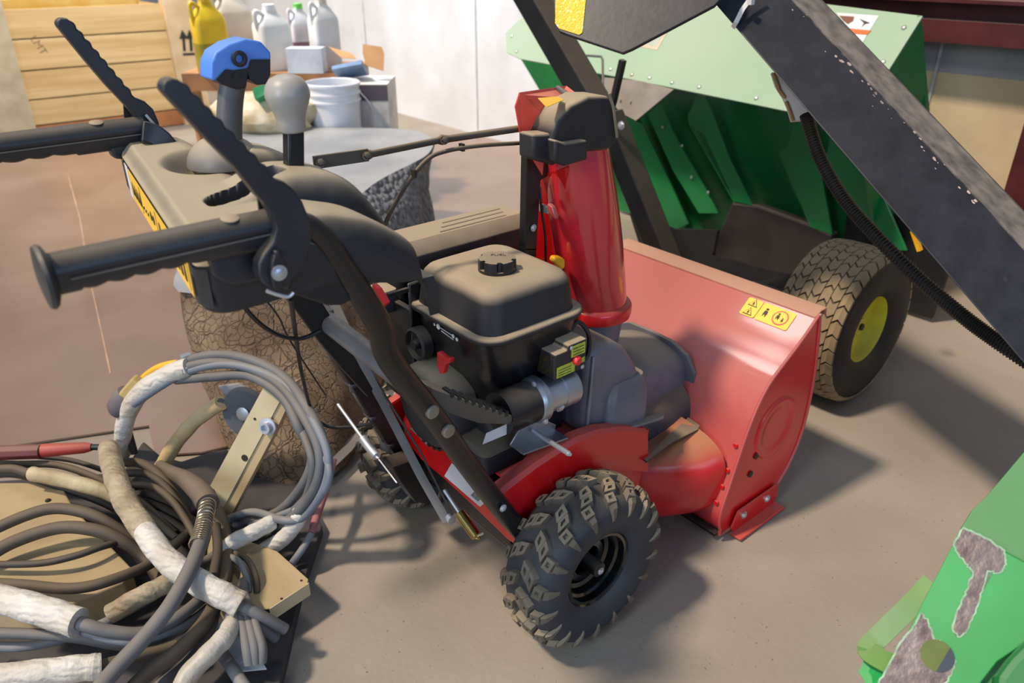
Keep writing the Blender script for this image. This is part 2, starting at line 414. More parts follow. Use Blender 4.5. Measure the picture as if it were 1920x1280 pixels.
cc = (-.258, .045)
for r, mi, lf in ((.0215, 2, .0007), (.018, 0, .0013)):
    sheet_poly(dc, [(cc[0]+r*math.cos(k*pi/12), cc[1]+r*math.sin(k*pi/12)) for k in range(24)], mi, lf)
stick(dc, -.251, .044, .022, 1, .0019); stick(dc, -.266, .050, .014, 1, .0019)
dc.build('warning_decal', [YELD, INK, REDK], housing, smooth=False, label='yellow decal with warning pictograms')

# ---- tractor frame (red deck between the wheels)
fr = MB()
xs = [-.115, -.09, -.02, .06, .14, .22, .305]
def ztop(x): return interp(x, [(-.17, .352), (-.08, .392), (0, .405), (.10, .395), (.2, .365), (.31, .345)])
for s in (-1, 1):
    poly = [V((x, s*.200, ztop(x))) for x in xs]+[V((.305, s*.200, .12)), V((.14, s*.200, .12)), V((-.08, s*.200, .18)), V((-.115, s*.200, .24))]
    fr.prism(poly, (0, s*.004, 0))
# deck with a raised inner field
ys = [-.204, -.196, -.170, -.160, .160, .170, .196, .204]; zz = [-.010, 0, .004, .012, .012, .004, 0, -.010]
rings = []
for x in [lerp(-.115, .305, k/16) for k in range(17)]:
    rings.append([V((x, y, ztop(x)+dz)) for y, dz in zip(ys, zz)]+[V((x, y, ztop(x)+dz-.004)) for y, dz in zip(ys[::-1], zz[::-1])])
fr.loft(rings)
fr.build('frame', RED, SB, ang=30)
# arched mud guard over each wheel
gt = [(925, 940), (945, 918), (972, 897), (1005, 872), (1045, 846), (1085, 822), (1125, 808), (1170, 803), (1214, 806)]
gb = [(1000, 1000), (1004, 965), (1016, 938), (1040, 912), (1068, 896), (1105, 884), (1145, 880), (1180, 880), (1214, 884)]
for s in (-1, 1):
    A_, B_ = UL(gt, y=-.224), UL(gb, y=-.224); rings = []
    for a, b in zip(A_, B_):
        f = lambda p, y, dz=0: V((p.x, s*y, p.z+dz))
        rings.append([f(a, .195, -.004), f(a, .195, .003), f(a, .217, .002), f(a, .226, -.006), f(b, .226), f(b, .221), f(a, .221, -.009), f(a, .214, -.004)])
    MB().loft(rings).build('mud_guard', RED, SB, ang=35)
# rear plate with white tag
rp_ = MB()
pl = [U(755, 775, x=-.18), U(772, 768, x=-.18), U(905, 905, x=-.18), U(1000, 1010, x=-.18), U(985, 1030, x=-.18), U(880, 930, x=-.18), U(770, 822, x=-.18)]
A = U(752, 790, x=-.18)
poly = UL([(755, 785), (762, 770), (772, 768), (790, 786), (830, 826), (905, 898), (960, 950), (985, 1000), (985, 1035), (950, 1010), (890, 952), (835, 900), (790, 862), (757, 822)], x=-.125)
rp_.prism(poly, (.006, 0, 0)); uc = MB(); uc.bb(-.117, -.105, -.195, .195, .215, .33); uc.bb(-.105, .25, -.17, .17, .19, .215); uc.build('under_cover', STEELB, SB, smooth=False, bevel=.004)
rear = rp_.build('rear_plate', RED, SB, smooth=False, bevel=.003)
def rear_mark(y0_, y1_, za, zb, mat, name, lift=.0015, par=None):
    b = MB(); b.prism([V((-.178-lift, y0_, za[0])), V((-.178-lift, y1_, za[1])), V((-.178-lift, y1_, zb[1])), V((-.178-lift, y0_, zb[0]))], (.0012, 0, 0))
    return b.build(name, mat, par or rear, smooth=False)
b = MB(); b.prism(UL([(847, 868), (918, 934), (900, 950), (833, 892)], x=-.1265), (.001, 0, 0)); wt = b.build('serial_label', WHITE, rear, smooth=False)
wt['label'] = 'white serial label'
b = MB(); b.prism(UL([(892, 918), (906, 931), (896, 940), (882, 928)], x=-.1275), (.001, 0, 0)); b.build('printed_code', M('label_print', '#77757a', .6, var=.5, vscale=300), wt, smooth=False)
b = MB(); b.prism(UL([(769, 803), (773, 800), (804, 830), (800, 834)], x=-.1265), (.001, 0, 0)); b.build('slot_plate', ZINC, rear, smooth=False)

# ---- engine
EN = empty('engine', '', ''); del EN['label']; del EN['category']; EN.parent = SB
def part(mb, name, mat, parent=SB, **k): return mb.build(name, mat, parent, **k)
bpy.data.objects.remove(EN)
def rr_loft(mb, secs, mi=0, n=6):
    """secs: list of (x0,x1,y0,y1,z,r)"""
    mb.loft([[V((a, b, z)) for a, b in rrect((x0+x1)/2, (y0+y1)/2, x1-x0, y1-y0, r, n)] for x0, x1, y0, y1, z, r in secs], mi=mi)
    return mb
TX0, TX1, TY0, TY1, TZ = -.150, .088, -.172, .085, .800
t = MB(); rr_loft(t, [(TX0-.002, TX1+.002, TY0-.002, TY1+.002, .716, .040), (TX0, TX1, TY0, TY1, .725, .040), (TX0+.006, TX1-.006, TY0+.006, TY1-.006, .775, .040), (TX0+.009, TX1-.009, TY0+.009, TY1-.009, .786, .040),
    (TX0+.016, TX1-.016, TY0+.016, TY1-.016, .7945, .038), (TX0+.034, TX1-.034, TY0+.034, TY1-.034, .8035, .032), (TX0+.044, TX1-.044, TY0+.044, TY1-.044, .805, .03)])
tank = part(t, 'fuel_tank', PLASTIC_D, ang=60)
t = MB(); rr_loft(t, [(TX0-.014, TX1+.016, TY0-.014, TY1+.016, .706, .05), (TX0-.018, TX1+.020, TY0-.018, TY1+.020, .710, .055), (TX0-.018, TX1+.020, TY0-.018, TY1+.020, .716, .055), (TX0-.013, TX1+.015, TY0-.013, TY1+.015, .720, .05)])
t.build('tank_flange', PLASTIC_D, tank, ang=60)
cp = U(932, 485, z=.827)
t = MB(); ring = []
def capring(r, z, notch):
    o_ = []
    for k in range(72):
        a = 2*pi*k/72; q = (a*6/(2*pi)) % 1; d = notch if (q < .16 or q > .84) else 0
        o_.append(V((cp.x+(r-d)*math.cos(a), cp.y+(r-d)*math.sin(a), z)))
    return o_
t.loft([capring(.038, .804, 0), capring(.038, .811, 0), capring(.038, .8115, .007), capring(.0375, .825, .007), capring(.0365, .8295, .007), capring(.031, .8305, 0), capring(.012, .832, 0)])
fc = t.build('fuel_cap', M('cap_plastic', '#1a1a1e', .35, dust=.8, dcol='#9c8d75'), tank, ang=35)
def text(s, size, loc, ex, ey, mat, parent, name, ext=.0005, **k):
    cu = bpy.data.curves.new('t', 'FONT'); cu.body = s; cu.size = size; cu.extrude = ext; cu.align_x = 'CENTER'; cu.align_y = 'CENTER'
    ob = bpy.data.objects.new('t', cu); COL.objects.link(ob)
    dg = bpy.context.evaluated_depsgraph_get(); dg.update(); me = bpy.data.meshes.new_from_object(ob.evaluated_get(dg)); bpy.data.objects.remove(ob)
    ex = V(ex).normalized(); ey = V(ey).normalized(); ez = ex.cross(ey)
    me.transform(Matrix(((ex.x, ey.x, ez.x, loc[0]), (ex.y, ey.y, ez.y, loc[1]), (ex.z, ey.z, ez.z, loc[2]), (0, 0, 0, 1))))
    me.materials.clear(); me.materials.append(mat)
    r_ = bpy.data.objects.new(name, me); COL.objects.link(r_); r_.parent = parent
    for a, b in k.items(): r_[a] = b
    return r_
text('FUEL', .014, (cp.x+.006, cp.y+.004, .8322), (.8, -.6, 0), (.6, .8, 0), M('cap_print', '#4b453b', .7), fc, 'cap_lettering')
# shroud below the tank: wide collar drawing in to the crankcase
t = MB(); rr_loft(t, [(-.155, .100, -.178, .09, .708, .045), (-.150, .096, -.174, .085, .655, .05), (-.140, .092, -.165, .08, .612, .055), (-.115, .09, -.150, .07, .575, .055), (-.10, .085, -.125, .06, .530, .05), (-.09, .08, -.10, .06, .46, .05), (-.09, .08, -.10, .06, .41, .05)])
shroud = part(t, 'engine_shroud', M('shroud_black', '#121216', .33, dust=.5, coat=.15), ang=60)
t = MB(); T0, T1 = U(822, 612, x=-.157), U(850, 630, x=-.157)
t.tube([T0, T1], .0011, 6); t.tube([T0+V((0, -.01, -.006)), T1+V((0, 0, -.008))], .0009, 6)
for q, r_ in ((T0, .006), (T1, .0045), (U(815, 608, x=-.157), .003), (U(857, 636, x=-.157), .004)): t.lathe([(r_, 0), (r_, .001)], q, (-1, 0, 0), 12)
t.build('throttle_marks', WHITE, shroud)
# air filter / muffler cover box behind the tank
a0 = U(748, 440, z=.80)
t = MB(); mx0, mx1, my0, my1 = -.135, .265, .150, .285
rr_loft(t, [(mx0, mx1, my0, my1, .735, .012), (mx0, mx1, my0, my1, .775, .012), (mx0+.004, mx1-.004, my0+.002, my1-.002, .779, .012), (mx0+.012, mx1-.03, my0+.03, my1-.02, .802, .012)], n=3)
mc = part(t, 'muffler_cover', PLASTIC_D, ang=30)
t = MB()
for k in range(3):
    yv = .19+.024*k; t.rect([(-.0+.02*k, yv, .8023), (.19+.01*k, yv, .8023)], .005, .0012)
t.build('cover_groove', M('groove', '#6f6351', .8), mc, smooth=False)
t = MB(); rr_loft(t, [(mx0+.01, mx1-.01, my0+.01, my1-.01, .56, .012), (mx0+.006, mx1-.006, my0+.006, my1-.006, .736, .012)], n=3)
t.build('heat_shield', M('shield_black', '#0c0c0e', .5), mc, ang=30)
# control panel at the back with the key
t = MB(); p0 = V((-.17, .13, .58)); t.bb(-.165, -.150, .07, .20, .46, .70); t.bb(-.165, -.05, .07, .078, .46, .76)
cpn = part(t, 'control_bracket', STEELB, bevel=.004)
t = MB(); rr_loft(t, [(-.215, -.150, .135, .200, .675, .008), (-.215, -.150, .135, .200, .715, .008), (-.205, -.150, .14, .195, .722, .008)], n=3); t.build('choke_housing', PLASTIC_D, cpn, ang=40)
def fan_knob(p, ax, L, w, parent, name):
    ax = V(ax).normalized(); up = V((0, 0, 1)); sd = ax.cross(up).normalized(); t = MB()
    prof = [(0, -.3), (0, .3), (.5, .75), (.85, 1), (1, .6), (1.05, 0), (1, -.6), (.85, -1), (.5, -.75)]
    t.prism([V(p)+ax*(L*a)+up*(b*w) - sd*.006 for a, b in prof], sd*.012)
    o_ = t.build(name, REDK, parent, smooth=False, bevel=.003)
    t = MB()
    for b in (-.5, 0, .5): t.rect([V(p)+ax*(L*.35)+up*(b*w*.6)-sd*.0065, V(p)+ax*(L*.9)+up*(b*w)-sd*.0065], .001, .002)
    return o_
kp = U(719, 556, x=-.222)
t = MB(); ex = V((0, 1, 0)); 
t.prism([kp+V((0, y, z)) for y, z in ((.022, .024), (.026, -.004), (.012, -.030), (-.004, -.022), (-.028, -.002), (.002, .020))], (-.012, 0, 0))
part(t, 'choke_knob', REDK, bevel=.003, smooth=False)
t = MB(); t.bb(-.212, -.165, kp.y-.004, kp.y+.004, kp.z-.004, kp.z+.004); t.build('knob_stem', STEELB, bpy.data.objects['choke_knob'])
# primer bulb
pb = U(795, 640, x=-.15)
t = MB(); t.lathe([(.036, 0), (.036, .022), (.031, .026), (.029, .014), (.012, .012), (.010, .028), (0, .030)], pb, (-1, 0, 0), 36)
part(t, 'primer_bulb', PLASTIC)
# red throttle lever
tp = U(828, 680, x=-.185)
t = MB(); t.prism([tp+V((0, y, z)) for y, z in ((.016, .018), (.018, -.014), (.010, -.030), (.000, -.026), (-.010, .000), (-.026, .010), (-.028, .020), (-.008, .016))], (.014, 0, 0))
part(t, 'throttle_lever', REDK, bevel=.003, smooth=False)
# recoil starter drum with cooling slots
rc = V((-.165, .02, .495))
t = MB(); t.lathe([(.098, .06), (.100, .02), (.095, -.008), (.080, -.022), (.03, -.026), (0, -.026)], rc, (1, 0, 0), 44)
rs = part(t, 'recoil_starter', PLASTIC_D)
t = MB()
for k in range(14):
    a = -.2-k*.2; t.box(rc+V((.012, .0985*math.cos(a), .0985*math.sin(a))), (.045, .008, .006), Matrix.Rotation(a, 3, 'X').to_3x3() if False else None)
t.build('cooling_slot', INK, rs, smooth=False)
# crankcase block under all of it
t = MB(); rr_loft(t, [(-.11, .10, -.13, .12, .405, .02), (-.11, .10, -.13, .12, .50, .03), (-.09, .09, -.11, .10, .56, .03)]); part(t, 'crankcase', M('crankcase', '#16161a', .5), ang=50)
t = MB(); oc = U(905, 775, y=-.16); t.lathe([(.018, 0), (.018, .010), (.012, .014), (.012, .02)], oc, (0, -1, .4), 20); part(t, 'oil_cap', PLASTIC_D)
# toothed quadrant (scoop-like black bracket)
t = MB(); t.prism([U(812, 728, y=-.225), U(835, 736, y=-.225), U(900, 758, y=-.225), U(968, 782, y=-.225), U(955, 796, y=-.225), U(900, 794, y=-.225), U(840, 775, y=-.225), U(808, 752, y=-.225)], (0, .05, 0))
qd = part(t, 'toothed_bracket', M('bracket_plastic', '#575046', .6, dust=1.0, dcol='#9d8d74', dmin=.3, dmax=.75), bevel=.002)
t = MB()
for k in range(9):
    q = lerp(U(848, 740, y=-.225), U(950, 776, y=-.225), k/8); t.box(q+V((0, .012, .0)), (.008, .026, .010))
t.build('bracket_tooth', INK, qd, smooth=False)
# electric starter motor
s0 = U(930, 790, y=-.165); 
c0 = V((-.10, -.185, .515)); c1 = V((.075, -.185, .515))
c0 = U(935, 770, y=-.185); c1 = V((c0.x+.19, -.185, c0.z-.005))
t = MB(); c0 = c0-V((0, 0, .008)); c1 = c1-V((0, 0, .008)); t.tube([c0, lerp(c0, c1, .5)], .044, 28); st = part(t, 'starter_motor', STEELB, ang=40)
t = MB(); t.tube([lerp(c0, c1, .42), lerp(c0, c1, .46), lerp(c0, c1, .47), lerp(c0, c1, .53), lerp(c0, c1, .54), lerp(c0, c1, .8)], [.0455, .049, .049, .049, .038, .038], 28); t.build('starter_flange', ALU, st, ang=30)
t = MB(); t.tube([lerp(c0, c1, .8), lerp(c0, c1, 1.0), lerp(c0, c1, 1.03)], [.040, .040, .034], 28); t.build('starter_nose', ALU, st, ang=30)
bolt('starter_bolt', lerp(c0, c1, .72)+V((0, -.030, -.020)), (0, -1, -.3), .008, st)
bolt('starter_bolt', lerp(c0, c1, .47)+V((0, -.036, -.030)), (-1, -.3, 0), .006, st)
bolt('starter_bolt', lerp(c0, c1, .44)+V((-.003, -.012, .045)), (-1, 0, 0), .005, st)
# switch box with lime label and red button
bx = U(1062, 655, y=-.215)
B0 = U(1015, 668, y=-.205)
w = V((1, 0, 0)); pz = V((0, 0, 1))
fx0 = U(1040, 705, y=-.215).x; fx1 = U(1098, 690, y=-.215).x; fzt = U(1098, 635, y=-.215).z; fzm = U(1045, 665, y=-.215).z; fzb = U(1045, 712, y=-.215).z
fx0 = fx0+.0
prof = [(fx0, fzb), (fx1, fzb), (fx1, fzt), (lerp(fx0, fx1, .42), fzt), (lerp(fx0, fx1, .38), fzm), (fx0, fzm)]
t = MB(); t.prism([V((a, -.215, z)) for a, z in prof], (0, .062, 0)); sw = part(t, 'switch_box', PLASTIC_D, smooth=False, bevel=.003)
t = MB(); h_ = fzt-fzb; w_ = fx1-fx0
t.prism([V((fx0+w_*a, -.2153, fzb+h_*b)) for a, b in ((.06, .06), (.62, .06), (.62, .25), (.94, .25), (.94, .42), (.06, .42))], (0, -.001, 0)); t.prism([V((fx0+w_*a, -.2153, fzb+h_*b)) for a, b in ((.5, .56), (.94, .56), (.94, .92), (.5, .92))], (0, -.001, 0))
lb = t.build('switch_label', LIME, sw, smooth=False, label='lime green instruction label')
t = MB()
for k in range(3): t.prism([V((fx0+w_*a, -.2164, fzb+h_*(b+.1*k))) for a, b in ((.55, .62), (.9, .62), (.9, .64), (.55, .64))], (0, -.0004, 0)); t.prism([V((fx0+w_*a, -.2164, fzb+h_*(b+.09*k))) for a, b in ((.1, .12), (.5, .12), (.5, .135), (.1, .135))], (0, -.0004, 0))
t.build('label_lines', INK, lb, smooth=False)
t = MB(); t.lathe([(.010, 0), (.010, .006), (.007, .010), (0, .011)], V((fx0+w_*.66, -.2155, fzb+h_*.42)), (0, -1, 0), 20); t.build('red_button', REDK, sw)
t = MB(); t.bb(fx0-.001, fx0+.001, -.208, -.165, fzb+.004, fzm-.004); sk_ = t.build('plug_socket', INK, sw, smooth=False)
t = MB()
for a, b in ((-.195, .3), (-.178, .3), (-.187, .68)): t.box((fx0-.004, a, lerp(fzb, fzm, b)), (.008, .002, .006))
t.build('socket_pin', BRASS, sk_, smooth=False)
for a, z in ((.5, fzt-.008), (.88, fzb+.006)): bolt('box_screw', V((fx0+w_*a, -.2155, z)), (0, -1, 0), .0035, sw)
t = MB(); t.tube(spline([V((fx1-.01, -.17, fzt-.01)), V((fx1+.02, -.165, fzt+.012)), V((fx1+.045, -.175, fzt-.02)), V((fx1+.04, -.18, fzb)), V((fx1+.01, -.178, fzb-.01))], 6), .005, 10)
t.build('switch_cord', CABLEB, sw)
# starter bracket + frame rod + paper tag
t = MB(); k0 = U(960, 830, y=-.19); 
t.prism([U(955, 832, y=-.17), U(990, 772, y=-.17), U(1040, 795, y=-.17), U(1038, 810, y=-.17)], (0, -.004, 0))
t.prism([U(955, 832, y=-.17), U(1038, 803, y=-.17), U(1038, 803, y=-.17)+V((.0, -.045, 0)), U(955, 832, y=-.17)+V((0, -.045, 0))], (0, 0, -.004))
sbk = part(t, 'starter_bracket', ALU, smooth=False, bevel=.001)
bolt('bracket_bolt', U(1022, 783, y=-.176), (0, -1, 0), .007, sbk)
t = MB(); q0 = U(1000, 808, y=-.18); q1 = U(1066, 850, y=-.30); t.tube([q0, q1], .0055, 14); t.tube([q1, lerp(q0, q1, 1.05)], .0035, 12); part(t, 'zinc_rod', ZINC)
t = MB(); t.prism([U(905, 833, y=-.21), U(912, 812, y=-.21), U(950, 795, y=-.21), U(960, 797, y=-.21), U(955, 812, y=-.21)], (0, .001, 0)); part(t, 'paper_tag', WHITE, smooth=False, label='small white paper tag')
# engine lower casing (black, between frame and starter)
t = MB(); rr_loft(t, [(-.160, -.04, -.165, -.05, .405, .02), (-.160, -.04, -.165, -.05, .45, .02), (-.150, -.05, -.155, -.06, .46, .02)]); lc = part(t, 'battery_case', M('case_black', '#1b1c22', .45, dust=.3), ang=40)
# ---- belt cover
t = MB(); pro = [(.105, .40), (.30, .385), (.305, .44), (.265, .53), (.225, .585), (.185, .615), (.13, .62), (.105, .60)]
t.prism([V((x, -.185, z)) for x, z in pro], (0, .30, 0)); bc = part(t, 'belt_cover', M('cover_plastic', '#64656e', .40, dust=.85, dcol='#857a6a', bump=.04, bscale=400), bevel=.018, seg=3)
t = MB(); rr_loft(t, [(.165, .300, -.205, -.10, .385, .02), (.170, .300, -.203, -.10, .47, .02), (.185, .295, -.19, -.10, .50, .02)]); t.build('cover_boss', MATS['cover_plastic'], bc, ang=60)
t = MB(); t.rect([(.11, -.187, .40), (.112, -.188, .48), (.118, -.187, .60)], .004, .006, up=(1, 0, 0)); t.build('cover_seam', M('seam_plastic', '#7a7a7e', .5), bc)
t = MB(); t.prism([V((.22, -.195, .384)), V((.34, -.20, .372)), V((.345, -.215, .372)), V((.33, -.225, .374)), V((.22, -.215, .386))], (0, 0, .006)); t.build('cover_foot', MATS['cover_plastic'], bc, bevel=.002)
# rounded tunnel over the drive, leading to the bucket
t = MB(); rings = []
for x, w_, zt, zb_ in ((.27, .130, .480, .320), (.35, .130, .476, .300), (.50, .130, .452, .262), (.545, .127, .442, .255), (.560, .115, .430, .25)):
    ring = []
    for k in range(13):
        a = pi*k/12; ring.append(V((x, -w_*math.cos(a)*1.0, zt-.07+.07*math.sin(a)**.8 if 0 < k < 12 else zt-.07)))
    ring = [V((x, -w_, zb_))]+ring+[V((x, w_, zb_))]; rings.append(ring)
t.loft(rings); tn = part(t, 'drive_tunnel', MATS['cover_plastic'], ang=50)
t = MB(); pr = [(-.152, .235), (-.158, .33), (-.150, .39), (-.12, .432), (-.07, .452), (0, .455), (.08, .452), (.13, .43), (.155, .36), (.15, .24)]
t.prism([V((.535, y, z)) for y, z in pr], (.012, 0, .0)); t.build('tunnel_flange', MATS['cover_plastic'], tn, smooth=False)
t = MB(); t.rect([(.30, -.134, .330), (.42, -.136, .296), (.53, -.134, .268)], .010, .012); ed = t.build('tunnel_edge', PLASTIC, tn)
bolt('edge_screw', V((.515, -.142, .272)), (-.3, -1, .5), .006, tn)
# dusty gearbox cylinder lying on the drum
t = MB(); t.lathe([(.095, 0), (.10, .05), (.11, .16), (.112, .235)], (.285, -.065, .265), (1, 0, 0), 40); part(t, 'drive_drum', M('drum_grey', '#3a3a40', .5, dust=.95, dcol='#82705a', speck=.6), ang=50)
t = MB(); t.prism([U(1205, 862, z=.285), U(1290, 785, z=.285), U(1312, 800, z=.285), U(1308, 808, z=.285), U(1260, 832, z=.285), U(1212, 868, z=.285)], (0, 0, .005)); part(t, 'drain_tray', M('tray', '#2e2e33', .5, dust=.9, dcol='#85715a', speck=.5), smooth=False)

# ---- chute
chc0 = U(1115, 585, z=.60); 
cb = V((.300, -.012, .600))
t = MB(); t.lathe([(.062, -.13), (.066, -.06), (.072, 0)], cb, (.05, 0, 1), 32); part(t, 'chute_neck', MATS['cover_plastic'])
top = V((.285, .0, 1.02)); 
t = MB(); rings = []
for k in range(16):
    s_ = k/15; c = lerp(cb+V((0, 0, .005)), V((.228, .010, 1.03)), s_)+V((.0, 0, 0)); R_ = lerp(.076, .068, s_)
    bulge = .012*math.sin(pi*s_)
    rings.append([c+V((math.cos(a)*(R_+bulge), math.sin(a)*(R_+bulge*.5), 0)) for a in [2*pi*q/40 for q in range(40)]])
t.loft(rings); ch = part(t, 'discharge_chute', M('chute_red', '#c4242e', .22, dust=.45, dcol='#b07068', coat=1, var=.05, vscale=3), ang=60)
t = MB(); t.lathe([(.077, -.002), (.086, 0), (.087, .004), (.0875, .024), (.084, .030), (.077, .034)], cb+V((0, 0, -.012)), (0, 0, 1), 48); t.build('chute_ring', RED, ch, ang=50)
# flat side wing with bracket
wa = [U(1003, 330, y=.055), U(1040, 330, y=.0), U(1050, 480, y=.0), U(1000, 545, y=.055)]
t = MB(); pts = [V((.262, .075, .62)), V((.262, -.02, .62)), V((.21, -.02, .98)), V((.19, .075, .98))]
t.prism([U(1003, 560, x=.235), U(1060, 560, x=.235), U(1060, 315, x=.165), U(1005, 330, x=.165)], (.012, 0, 0)); t.build('chute_wing', RED, ch, smooth=False)
t = MB(); zz_ = U(1022, 391, x=.165); t.box(zz_, (.01, .028, .016)); zb = t.build('wing_bracket', ZINC, ch, bevel=.001)
t = MB(); q = U(1040, 395, x=.16); t.prism([q+V((0, y, z)) for y, z in ((.012, .016), (-.004, .012), (-.016, -.008), (-.014, -.016), (.004, -.006), (.012, .004))], (-.012, 0, 0)); t.build('wing_hook', REDF, ch, bevel=.003)
t = MB(); t.tube(spline([U(1012, 350, x=.16), U(1016, 400, x=.158), U(1022, 440, x=.165), U(1024, 520, x=.18)], 6), .0028, 8); t.build('chute_wire', CABLEB, ch)
# deflector (red hood at the top, opening to the left)
t = MB()
hp = [(965, 178), (980, 168), (1040, 160), (1062, 160), (1075, 175), (1060, 200), (1030, 235), (1010, 300), (990, 330), (985, 235), (968, 225)]
A = U(968, 180, d=2.2)
P = lambda px, py, d: U(px, py, d=d)
f0 = [P(966, 180, 1.86), P(980, 170, 1.86), P(1062, 161, 1.86), P(1085, 176, 1.84)]
hd = MB(); 
# hood = bent sheet: top face + left (rear) face
Tp = [P(975, 172, 1.47), P(1062, 160, 1.68), P(1092, 182, 1.60), P(1028, 228, 1.54)]
Lf = [P(975, 172, 1.47), P(1028, 228, 1.54), P(1018, 330, 1.60), P(977, 262, 1.53), P(966, 200, 1.48)]
n1 = (Tp[1]-Tp[0]).cross(Tp[2]-Tp[0]).normalized(); n2 = (Lf[1]-Lf[0]).cross(Lf[2]-Lf[0]).normalized()
hd.prism(Tp, n1*.004); hd.prism(Lf, n2*.004)
df = part(hd, 'chute_deflector', M('deflector_red', '#d94a3c', .35, dust=.7, dcol='#bf7a68', coat=.3), smooth=False, bevel=.002)
t = MB(); q = [P(1007, 185, 1.79), P(1047, 183, 1.85), P(1052, 192, 1.84), P(1022, 205, 1.76)]; q = [UP(*pp, Tp[0], n1) for pp in ((1008, 187), (1046, 184), (1056, 190), (1024, 204))]
q = [a-n1*.0025*(1 if n1.z < 0 else -1)*1.0 for a in q]; t.prism(q, n1*.001*(-1 if n1.z < 0 else 1)); t.build('deflector_decal', YELD, df, smooth=False, label='yellow warning decal')
t = MB(); t.tube([P(1046, 165, 1.62), P(1068, 182, 1.56)], .006, 12); t.build('deflector_pivot', GREYM, df)

# ---- chute drive head
hx = MB()
# big cap: side outline traced on y=-.07, swept to y=.03
side = [(1035, 258), (1046, 225), (1070, 198), (1105, 180), (1143, 180), (1152, 205), (1160, 258), (1158, 268), (1140, 282), (1048, 290), (1035, 282)]
s3 = UL(side, y=-.070)
capo = hx; capo.prism(s3, (0, .072, 0))
hdm = part(capo, 'chute_head', PLASTIC_D, bevel=.008, seg=3)
t = MB(); t.prism(UL([(1000, 252), (1040, 250), (1044, 300), (1042, 312), (1000, 300)], y=-.062), (0, .045, 0)); t.build('gear_cover', PLASTIC_D, hdm, bevel=.006)
t = MB(); t.prism(UL([(1042, 262), (1060, 268), (1102, 262), (1102, 300), (1060, 312), (1040, 304)], y=-.085), (0, .04, 0)); t.build('motor_cover', PLASTIC_D, hdm, bevel=.005)
t = MB(); hp_ = U(1080, 185, y=-.03); t.lathe([(.006, 0), (.006, .002), (.003, .002), (.003, .0005)], hp_+V((0, 0, .004)), (-.2, 0, 1), 16); t.build('screw_boss', INK, hdm)
t = MB(); t.rect(UL([(1142, 175), (1150, 200), (1157, 258)], y=-.076), .004, .004); t.build('head_rim', M('dust_edge', '#8f836e', .8), hdm)
# black support post
t = MB(); ptop = U(990, 300, y=.03); pbot = V((.02, .03, .62))
pp = UL([(988, 295), (984, 470), (1006, 470), (1014, 338), (1062, 310), (1062, 298)], y=.02)
t.prism(pp, (0, .020, 0)); t.prism([p for p in UL([(984, 465), (978, 600), (1002, 600), (1006, 465)], y=.02)], (0, .020, 0)); post = part(t, 'chute_post', STEELB, smooth=False, bevel=.002)
bolt('post_bolt', U(1000, 427, y=.018), (0, -1, 0), .006, post); bolt('post_bolt', U(1010, 306, y=.018), (0, -1, 0), .005, post)
# yellow dipstick
t = MB(); dp = U(1048, 492, y=-.03); t.prism([dp+V((a, 0, b)) for a, b in ((-.016, .006), (-.010, .016), (.006, .012), (.020, .002), (.021, -.016), (.014, -.022), (.008, -.018))], (0, .018, 0)); part(t, 'dipstick_handle', YEL, bevel=.005)
t = MB(); t.tube([dp+V((.01, .009, -.02)), dp+V((.0, .015, -.26))], .006, 10); t.build('dipstick_tube', STEELB, bpy.data.objects['dipstick_handle'])
# control rod from the console to the head
r0 = U(588, 305, y=.06); r1 = U(690, 290, y=.045); r2 = U(828, 262, y=.03); r3 = U(1036, 232, y=.0)
t = MB(); t.rect([r0, r1], .006, .022); t.tube([r1, lerp(r1, r2, .06), lerp(r1, r2, .94), r2], [.010, .0065, .0065, .010], 12, flat=.7); t.tube([r2, lerp(r2, r3, .06), r3], [.010, .0070, .0070], 12)
rod = part(t, 'chute_rod', ROD)
for q in (lerp(r0, r1, .08), lerp(r0, r1, .93), r2): bolt('rod_bolt', q+V((0, -.008, 0)), (-.3, -1, .5), .006, rod, ROD, 1.2)
t = MB(); t.tube(spline([U(978, 268, y=.0), U(900, 273, y=.01), U(838, 283, y=.02), U(800, 300, y=.02), U(760, 350, y=.03), U(722, 420, y=.05), U(700, 500, y=.08)], 8), .0042, 10); cbl = part(t, 'chute_cable', ROD)
for q in ((866, 276), (776, 325)):
    t = MB(); c = U(*q, y=.02); t.box(c, (.006, .012, .014)); t.build('cable_tie', INK, cbl)
